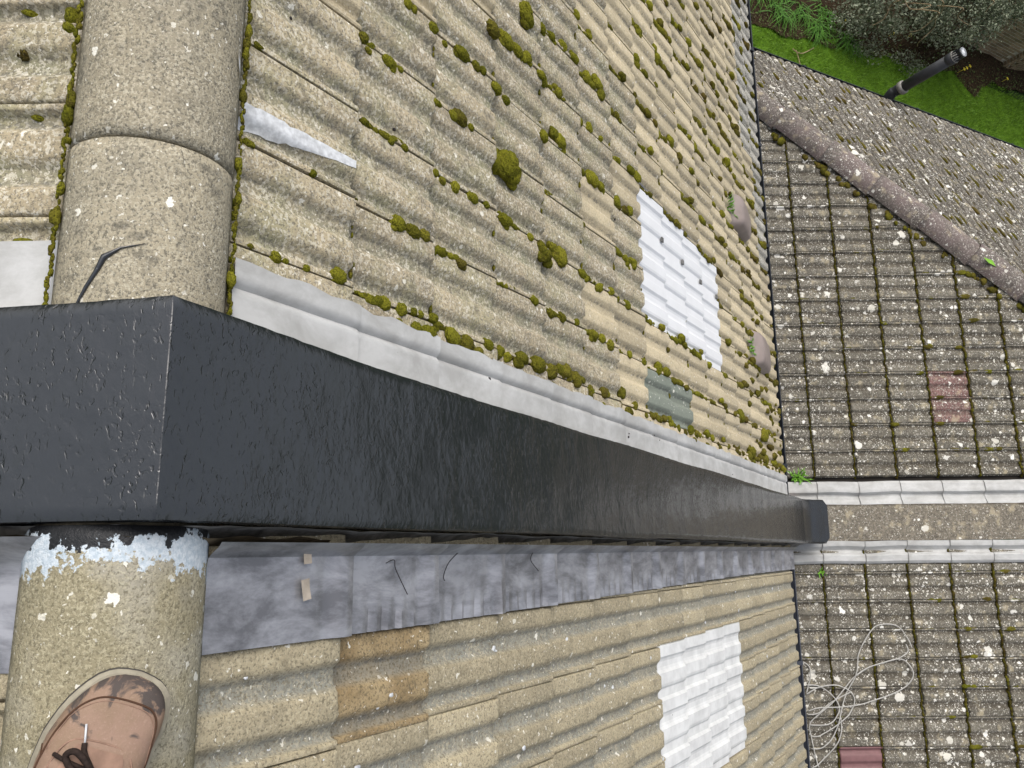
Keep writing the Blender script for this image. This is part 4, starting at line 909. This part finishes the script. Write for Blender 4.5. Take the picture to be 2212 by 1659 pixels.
for i, (x, y) in enumerate([(-10.808, 17.005), (-10.897, 17.142), (-11.05, 15.1), (-10.9, 14.5), (-10.7, 13.0), (-10.75, 16.9), (-11.0, 18.6)]):
    V, F = [], []
    for k in range(6): a = k*1.047; c, s = math.cos(a), math.sin(a); n = len(V); V += [(x, y, .2), (x+.03*c-.012*s, y+.03*s+.012*c, .215), (x+.045*c, y+.045*s, .205), (x+.03*c+.012*s, y+.03*s-.012*c, .215)]; F.append((n, n+1, n+2, n+3))
    tube(V, F, [(x, y, 0), (x, y, .2)], .004, 5); obj('flower', mesh('flower', V, F, M['yellow']), label='small yellow flower in the soil bed below the brick wall', cat='flower', group='yellow flowers in the bed')
for i, l in enumerate(([(-9.681, 11.524, .05), (-9.60, 11.60, .09), (-9.66, 11.80, .06), (-9.9, 12.15, .04)], [(-9.68, 11.62, .05), (-9.40, 11.68, .06), (-9.2, 11.72, .03)])):
    V, F = [], []; tube(V, F, spline(l, 4), .009, 5); obj('fallen_twig', mesh('fallen_twig', V, F, M['twig']), label=('curved pale twig lying lengthwise on the lawn edge', 'straight pale twig lying across the lawn towards the gutter')[i], cat='twig')
# garden brick wall in two planes
gw = thing('garden_wall', 'weathered brown brick garden wall with a stepped corner behind the shrub', 'wall', (-11.6, 18.5, 0))
t_ = NT('garden_brick'); co = t_.co(); c = t_.mix(t_.noise(co, 14, 3), (.20, .15, .09), (.28, .21, .13)); c = t_.mix(1.0, c, t_.math('MULTIPLY_ADD', t_.rand(), .6, .65), 'MULTIPLY'); c = t_.mix(t_.math('MULTIPLY', t_.ramp(t_.noise(co, 5, 3), (.5, 0), (.65, 1)), .45), c, (.12, .125, .055)); GB = t_.fin(c, .95, t_.bump(t_.noise(co, 90, 3), .004), spec=.1)
GM = plain('pale_mortar', (.56, .52, .40), .95, .1, 18, .5)
bx, bf = [], []; box(bx, bf, (-.05, -.104, -.0295), (.05, .104, .0295)); BR = mesh('brick', bx, bf, GB)
hx, hf = [], []; box(hx, hf, (-.05, -.05, -.0295), (.05, .05, .0295)); BRH = mesh('brick', hx, hf, GB)
cells = []
for k in range(27):
    z = .06+.075*k
    for j in range(16):
        y = 18.72-.1075-.225*j-(.1125 if k % 2 else 0); cells.append((BR, (-11.60-.052*(18.7-y)+rnd.uniform(-.004, .004), y, z), 0))
    for j in range(15):
        y = 18.84+.1075+.225*j+(.1125 if k % 2 else 0); cells.append((BR, (-11.47-.18*(y-18.8)+rnd.uniform(-.004, .004), y, z), 1))
    cells.append((BRH, (-11.50+rnd.uniform(-.004, .004), 18.79, z), 1))
RV, RF, cnt = [], [], 0
for me, p, part in sorted(cells, key=lambda q: (Vector(q[1])-CAM).length):
    mw = Matrix.Translation(p) @ Matrix.Rotation(math.atan(.052) if not part else -.178*-1, 4, 'Z') if me is BR else Matrix.Translation(p)
    if part and me is BR: mw = Matrix.Translation(p) @ Matrix.Rotation(.178, 4, 'Z')
    elif me is BR: mw = Matrix.Translation(p) @ Matrix.Rotation(-.052, 4, 'Z')
    if seen(p, 10) and cnt < 300: obj('brick', me, gw, mw=mw); cnt += 1
    else: b = len(RV); RV += [mw @ v.co for v in me.vertices]; RF += [tuple(b+i for i in q.vertices) for q in me.polygons]
obj('brickwork', mesh('brickwork', RV, RF, GB), gw, kind='stuff')
V, F = [], []
n0 = len(V); V += [(-11.80, 15, 0), (-11.60-.052*3.7+.040, 15, 0), (-11.555, 18.735, 0), (-11.80, 18.735, 0)]; V += [(x, y, 2.06) for x, y, z in V[:4]]
F += [(0, 1, 5, 4), (1, 2, 6, 5), (2, 3, 7, 6), (3, 0, 4, 7), (4, 5, 6, 7)]
n0 = len(V); Q = [(-11.80, 18.745, 0), (-11.462, 18.745, 0), (-11.43-.18*3.4, 22.2, 0), (-12.4, 22.2, 0)]; V += Q+[(x, y, 2.06) for x, y, z in Q]
F += [tuple(n0+i for i in f) for f in ((0, 1, 5, 4), (1, 2, 6, 5), (2, 3, 7, 6), (3, 0, 4, 7), (4, 5, 6, 7))]
obj('mortar_core', mesh('mortar_core', V, F, GM), gw)

# ------------------------------------------------------------------ moss
def ico(s):
    bm = bmesh.new(); bmesh.ops.create_icosphere(bm, subdivisions=s, radius=1); bm.verts.ensure_lookup_table()
    V = np.array([v.co[:] for v in bm.verts]); F = np.array([[v.index for v in f.verts] for f in bm.faces]); bm.free(); return V, F
ICO = {s: ico(s) for s in (1, 2, 3, 4)}
nr = np.random.default_rng(11)
def clump(r, stretch=(1, 1, .8), lvl=2, fuzz=.12, lumps=.22):
    V, F = ICO[lvl]; sd = nr.uniform(-9, 9, 3)
    dirs = nr.normal(size=(5, 3)); dirs /= np.linalg.norm(dirs, axis=1)[:, None]; am = nr.uniform(-1, 1, 5)
    k = 1+lumps*sum(a*np.maximum(0, V@d)**3 for a, d in zip(am, dirs))+fuzz*nr.uniform(-1, 1, len(V))
    return V*k[:, None]*np.array(stretch)*r, F
class Stuff:
    def __init__(s): s.v, s.f, s.t, s.b, s.n = [], [], [], [], 0
    def add(s, pl, p, r, brown, stretch=(1, 1, .8), lvl=1, fuzz=.16, rot=0, tone=None):
        V, F = clump(r, stretch, lvl, fuzz)
        if rot: c, q = math.cos(rot), math.sin(rot); V = V@np.array([[c, q, 0], [-q, c, 0], [0, 0, 1]])
        V = V+np.array(p); Rm = np.array(pl.to_3x3()); V = V@Rm.T+np.array(pl.translation)
        s.v.append(V); s.f.append(F+s.n); s.n += len(V); t = nr.uniform(.1, .9) if tone is None else tone; s.t.append(np.clip(t+nr.uniform(-.3, .3, len(V)), 0, 1)); s.b.append(np.clip(brown+nr.uniform(-.15, .15, len(V)), 0, 1))
    def build(s, name, mat=None, **kw):
        V = np.concatenate(s.v); F = np.concatenate(s.f); me = bpy.data.meshes.new(name); me.vertices.add(len(V)); me.vertices.foreach_set('co', V.astype(np.float32).ravel())
        me.loops.add(len(F)*3); me.loops.foreach_set('vertex_index', F.astype(np.int32).ravel()); me.polygons.add(len(F)); me.polygons.foreach_set('loop_start', np.arange(0, len(F)*3, 3, dtype=np.int32)); me.polygons.foreach_set('loop_total', np.full(len(F), 3, dtype=np.int32)); me.update()
        attr(me, 'tone', np.concatenate(s.t)); attr(me, 'brown', np.concatenate(s.b)); return obj(name, me, mat=mat or M['moss'], kind='stuff', **kw)
def bed_h(x, s): return tile_h(s)+.014
# the larger cushions, one by one
ORD = ['first', 'second', 'third', 'fourth', 'fifth', 'sixth', 'seventh', 'eighth', 'ninth', 'tenth', 'eleventh', 'twelfth', 'thirteenth', 'fourteenth', 'fifteenth', 'sixteenth', 'seventeenth', 'eighteenth']
cell = {}
for q in MOSS:
    if q[2] >= .0165:
        row = min(i for i, e in enumerate(ROWS) if q[1] <= e+.01 or i == len(ROWS)-1); jt = max(0, round((L0-q[0])/COV)); cell.setdefault((row, jt), []).append(q)
for (row, jt), L in sorted(cell.items()):
    L.sort(key=lambda q: q[1])
    for i, (x, s, r, b) in enumerate(L):
        lvl = 4 if s < 2.3 else 3; VV, FF, n0 = [], [], 0
        for k in range(3 + (r > .02)*2 + (r > .028)*3):
            rr = r*(1.0 if k == 0 else nr.uniform(.42, .75)); V, F = clump(rr, (nr.uniform(.8, 1.05), nr.uniform(1.0, 1.35), .68), lvl if k < 3 else 3, .12, .34)
            d = np.array((0, 0, 0)) if k == 0 else np.array((nr.uniform(-.6, .7)*r, nr.uniform(-1.05, 1.05)*r, -nr.uniform(.0, .22)*r))
            VV.append(V+d); FF.append(F+n0); n0 += len(V)
        V = np.concatenate(VV); F = np.concatenate(FF); V3 = V@np.array(FRONT.to_3x3()).T; loc = FRONT @ Vector((x, s, bed_h(x, s)+r*.05))
        me = mesh('moss_cushion', V3, [tuple(int(v) for v in f) for f in F], M['moss']); t = nr.uniform(.3, .85)
        attr(me, 'tone', np.clip(t+nr.uniform(-.3, .3, len(V)), 0, 1)); attr(me, 'brown', np.clip(b*.9+nr.uniform(-.15, .15, len(V)), 0, 1))
        me.polygons.foreach_set('use_smooth', [True]*len(me.polygons))
        wh = '' if len(L) == 1 else (', upper one' if i == 0 else (', lowest one' if i == len(L)-1 else (', middle one' if len(L) == 3 else ', %s one down' % ORD[i])))
        where = 'beside the pale lead' if jt == 0 else '%s joint from the pale lead' % ORD[jt-1]
        obj('moss_cushion', me, loc=loc, label='%s moss cushion, %s course, %s%s' % ('brown' if b >= .45 else 'green', ORD[row], where, wh), cat='moss cushion', group='moss cushions in the joints of the sandy roof')
S = Stuff()
for (x, s, r, b) in MOSS:
    if r < .0165: S.add(FRONT, (x, s, bed_h(x, s)+r*.1), r, b, (1, 1.15, .8), 3 if s < 2 else 2, .11)
# strings of moss along every lap, thicker and browner towards the eaves
for k in range(0, 28):
    xl = L0-COV*k
    for i in range(len(ROWS)):
        ya = ROWS[i-1] if i else .95; yb = ROWS[i]
        if in_sheet_l(xl, yb) and xl > -1.57: continue
        p = FRONT @ Vector((xl, yb, 0))
        if not seen(p, 40): continue
        far = sm(2.4, 5.0, yb+(-xl-.6)*.25)
        dens = nr.uniform(.0, 1.0)**(1.25-.5*far)*(.62+.38*far)
        a = ya+(nr.uniform(0, .15))*(yb-ya); b = a+dens*(yb-a)
        s = a; brown = np.clip(nr.normal(.12+.32*far, .25), 0, 1)
        while s < b:
            r = float(nr.uniform(.0035, .009) if nr.random() < .84-.62*far else nr.uniform(.009, .018+.012*far))
            S.add(FRONT, (xl+nr.uniform(-.004, .009), s, bed_h(xl, s)+r*.05), r, brown, (.85, 1.5, .7), 2 if yb < 3.2 else 1, .25); s += r*nr.uniform(.7, 2.4)
        if far > .25:                                                           # the bottom corner swells over the tile below
            for q in range(int(nr.integers(0, 3))):
                r = float(nr.uniform(.014, .026)); S.add(FRONT, (xl+nr.uniform(-.025, .02), yb-nr.uniform(0, .16), bed_h(xl, yb)), r, np.clip(brown+nr.uniform(-.1, .3), 0, 1), (.9, 1.5, .7), 2, .17)
        if nr.random() < .55+.35*far:                                           # a little green in the step under each tile
            for q in range(int(nr.integers(1, 4))):
                f = nr.choice([.33, .42, .85, .9, .0]); r = float(nr.uniform(.003, .007)); S.add(FRONT, (xl-COV*(1-f), yb+.004, bed_h(xl, yb)-.014), r, nr.uniform(.1, .5), (2.2, .8, 1), 1, .2)
for k in range(46):                                                             # the mossy margin along the lead and down by the eaves
    s = 1.75+4.2*(k/46)+nr.uniform(-.05, .05); x = -.545+nr.uniform(-.035, .05); r = float(nr.uniform(.008, .022)); S.add(FRONT, (x, s, bed_h(x, s)), r, nr.uniform(.1, .8), (1, 1.4, .75), 2, .16)
for k in range(60):
    s = nr.uniform(4.9, 6.0); x = -.52-abs(nr.normal(0, .5)); r = float(nr.uniform(.012, .03)); S.add(FRONT, (x, s, bed_h(x, s)), r, nr.uniform(.3, .9), (1, 1.5, .75), 1, .2)
# along both edges of the left ridge
for sgn in (1, -1):
    x = -.36
    while x > -1.15:
        r = float(nr.uniform(.0022, .005) if nr.random() < .93 else nr.uniform(.007, .012)); y = .053+sgn*(.137+nr.uniform(-.002, .003)); p = (x, y, 8.486+.004)
        S.add(Matrix.Identity(4), p, r, nr.uniform(0, .6), (1.6, .8, .9), 2, .25); x -= r*nr.uniform(.8, 2.4)
for (X, Y, r, st) in ((-.498, -.165, .018, (.9, 1.7, .8)), (-.505, -.125, .012, (.9, 1.6, .8)), (-.925, -.095, .014, (1.2, 1, .9)), (-.50, -.20, .011, (.9, 1.8, .7)), (-.94, -.16, .007, (1, 2.6, .7)), (-.94, -.21, .006, (1, 2.6, .7)), (-.735, -.13, .006, (1, 2, .8))):
    S.add(Matrix.Identity(4), (X, Y, 8.53-(.053-Y)*math.tan(P33)+.012), r, .05, st, 3, .1)
S.add(Matrix.Identity(4), (-.865, -.165, 8.53-.218*math.tan(P33)+.016), .013, 1.0, (1.6, .9, .8), 3, .3)
S.add(Matrix.Identity(4), (-.30-.37, -.08, 8.495), .006, .2, (1, 1, 1), 2, .15)
S.build('moss')
# lower roofs
S = Stuff()
for xs_, ok in (([2.738-.2*j for j in range(-2, 12)], 'A'), ([-(.365+.2*j) for j in range(-1, 8)], 'B')):
    for x0 in xs_:
        for y in LROWS:
            if y > -1.7 or y < -4.2: continue
            c = LOW @ Vector((x0+.1, y, 0))
            if not seen(c, 60) or (ok == 'A' and -c.x+c.y-HIPC > .05): continue
            up = sm(1.9, 3.4, -y)
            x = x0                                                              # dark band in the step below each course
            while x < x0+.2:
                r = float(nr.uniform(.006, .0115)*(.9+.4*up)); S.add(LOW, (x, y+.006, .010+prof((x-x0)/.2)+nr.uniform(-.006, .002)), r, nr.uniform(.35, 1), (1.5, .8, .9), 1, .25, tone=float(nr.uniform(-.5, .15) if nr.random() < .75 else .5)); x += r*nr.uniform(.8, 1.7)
            n = int(nr.integers(0, 3)+up*nr.integers(0, 5)*1.0); s = y
            for q in range(n):
                r = float(nr.uniform(.007, .014+.011*up)); s = y-.01-nr.uniform(0, .27)*(1 if nr.random() < .4 else .35); S.add(LOW, (x0+.204+nr.uniform(-.007, .007), s, rise(y-s)+.010), r, nr.uniform(.05, .9), (.9, 2.0, .5), 2, .2, tone=float(nr.uniform(0, .6)))
nn_ = 0
for r0 in HROWS:
    for j in range(0, 37):
        x = 3.66+.2*j; p = HIPF @ Vector((x, r0, 0))
        if not seen(p, 40) or p.x-p.y+HIPC > -.08: continue
        for q in range(int(nr.integers(1, 6))):
            r = float(nr.uniform(.012, .032)); S.add(HIPF, (x+nr.uniform(-.01, .01)+(.1 if nr.random() < .3 else 0), r0-nr.uniform(0, .2), .016), r, nr.uniform(.5, 1), (.8, 2.1, .5), 2, .22, tone=float(nr.uniform(-.2, .6)))
for k in range(170):                                                              # beside the hip
    t = nr.uniform(-2.2, 4.4); p = HJ+hd*t+Vector((.098, -.098, -.03)); r = float(nr.uniform(.010, .028)); S.add(Matrix.Identity(4), (p.x+nr.uniform(-.02, .03), p.y+nr.uniform(-.03, .02), p.z), r, nr.uniform(.3, .9), (1.2, 1.2, .8), 2, .16)
S.build('moss')

# ------------------------------------------------------------------ weeds, splashes, crumbs
def weed(name, pl, x, s, n, L, label, seed, spread=.05, lean=(0, 0)):
    V, F, T = [], [], []; r = random.Random(seed)
    for k in range(n):
        a = r.uniform(0, 6.283); b = Vector((x+r.uniform(-spread, spread)*.4, s+r.uniform(-spread, spread), .02)); d = Vector((math.cos(a)+lean[0], math.sin(a)+lean[1], 0)).normalized(); l = L*r.uniform(.5, 1.2); w = Vector((-d.y, d.x, 0))*.0035; i = len(V); t = r.uniform(0, .8)
        V += [pl @ (b-w), pl @ (b+w), pl @ (b+d*l*.5+w*1.2+Vector((0, 0, l*.6))), pl @ (b+d*l*.5-w*1.2+Vector((0, 0, l*.6))), pl @ (b+d*l+Vector((0, 0, l*.65)))]; F += [(i, i+1, i+2, i+3), (i+3, i+2, i+4)]; T += [t*.5, t*.5, t, t, min(1, t+.3)]
    me = mesh(name, V, F, M['weed']); attr(me, 'tone', T); obj(name, me, label=label, cat='weed')
weed('weed', FRONT, -2.13, 4.845, 60, .06, 'fine green grass growing behind the vent tile nearer the top of the picture', 1, .09)
weed('weed', FRONT, -1.285, 5.16, 80, .05, 'green weed growing behind the vent tile nearer the black parapet', 2, .10)
weed('weed', LOW, .545, -1.93, 46, .06, 'small green weed rooted by the gutter end beside the pale lead', 3, .05)
weed('weed', LOW, -.16, -2.05, 14, .035, 'tiny green weed below the lower lead strip beside the grey gutter', 4, .03)
V, F = [], []; p = Vector((-2.19, 6.06, 6.40)); V = [p+Vector(d) for d in ((-.03, -.05, 0), (.018, -.03, .02), (.04, .07, .025), (-.015, .03, .015))]; me = mesh('fallen_leaf', V, [(0, 1, 2, 3)], M['weed']); attr(me, 'tone', [1, .8, 1, .9]); obj('fallen_leaf', me, label='single yellow-green leaf lying on the purple-grey hip ridge', cat='leaf')
# white paint run on the first course of the left roof
def skin_left(x, s):
    f = ((x-L0) / COV) % 1.0; return prof(f)+rise(ROWS[0]-s)+.0025
V, F = grid(9, 22, lambda u, v: ((lambda s, w: (-.812-.022*v+(u-.5)*w+.004*noise.noise(Vector((v*9, u, 0))), s, skin_left(-.812-.022*v+(u-.5)*w, s)))(.945+.30*v, .050*(1-.72*v)*(1+.25*noise.noise(Vector((v*14, 3, 0))))+.003)))
obj('paint_run', mesh('paint_run', [FRONT @ Vector(v) for v in V], [f for f in F], M['splat'], True), houseL, label='white paint run')
V, F = grid(5, 12, lambda u, v: ((-.895+.045*v, .053+.131*math.sin((.78+.10*v)*1.42+(u-.5)*.07*math.sin(math.pi*min(.98, v+.02)))/math.sin(1.42), 8.492+.108*(math.cos((.78+.10*v)*1.42+(u-.5)*.07)-math.cos(1.42))/(1-math.cos(1.42)))))
obj('paint_run', mesh('paint_run', V, F, M['splat'], True), houseL, label='short white paint mark on the ridge')
S = Stuff()
for k in range(130):                                                             # white drips over the right-hand tiles
    s = 1.0+4.8*nr.random()**1.5; x = .19+1.2*nr.random()
    if in_sheet_r(x, s+.1) or not seen(FRONT @ Vector((x, s, 0)), 10): continue
    f = ((x-R0)/COV) % 1.0; yb = min([r for r in ROWS if r >= s] or [s]); r = float(nr.uniform(.003, .009)); S.add(FRONT, (x, s, prof(f)+rise(yb-s)), r, 0, (1, 1.3, .25), 2, .25)
S.build('paint_drips', M['splat'])
S = Stuff()
for k in range(190):                                                             # crumbs and dead moss on the roofs
    s = nr.uniform(1.0, 5.8); x = -.45-nr.random()**1.3*2.6
    if in_sheet_l(x, s+.1): continue
    r = float(nr.uniform(.002, .006)); S.add(FRONT, (x, s, .016), r, 0, (1, 1.2, .7), 1, .3)
for k in range(26): s = 1.4+4*nr.random(); S.add(FRONT, (-.40-.11*nr.random(), s, .040), float(nr.uniform(.002, .005)), 0, (1, 1.2, .6), 1, .3)
for k in range(30): s = 1.0+4.5*nr.random(); S.add(FRONT, (.2+.8*nr.random(), s, .016), float(nr.uniform(.002, .006)), 0, (1, 1.4, .6), 1, .3)
S.build('roof_crumbs', M['debris'])
# black paint dribble on the left ridge and threads on the new lead
def rz(Y): q = math.asin(max(-1, min(1, (Y-.053)/.131*math.sin(1.42))))/1.42; return 8.482+.108*(math.cos(q*1.42)-math.cos(1.42))/(1-math.cos(1.42))
V, F = [], []; pp = [(-.362, -.045), (-.385, -.038), (-.405, -.03), (-.43, -.018), (-.452, -.010), (-.468, .012), (-.478, .045)]
tube(V, F, [(x, y, rz(y)+.0015) for x, y in pp], [.0022, .0022, .003, .0038, .0055, .0016, .0006], 8); obj('paint_dribble', mesh('paint_dribble', V, F, M['paint'], True), houseL, label='thin black paint dribble')
for i, l in enumerate(([(.018, 1.375), (.012, 1.40), (.03, 1.405), (.065, 1.43), (.085, 1.445)], [(-.005, 1.66), (.02, 1.62), (.05, 1.60), (.062, 1.605)], [(.0, 2.03), (.02, 2.02), (.05, 2.06)])):
    V, F = [], []; tube(V, F, spline([(FRONT @ Vector((x, s, .036+tile_h(s)))) for x, s in l], 5), .0011, 5); obj('thread', mesh('thread', V, F, M['thread']), label='fine black thread on the grey lead, %s' % ('the crooked one nearest the ridge', 'the middle one of three', 'the one farthest from the ridge')[i], cat='thread')
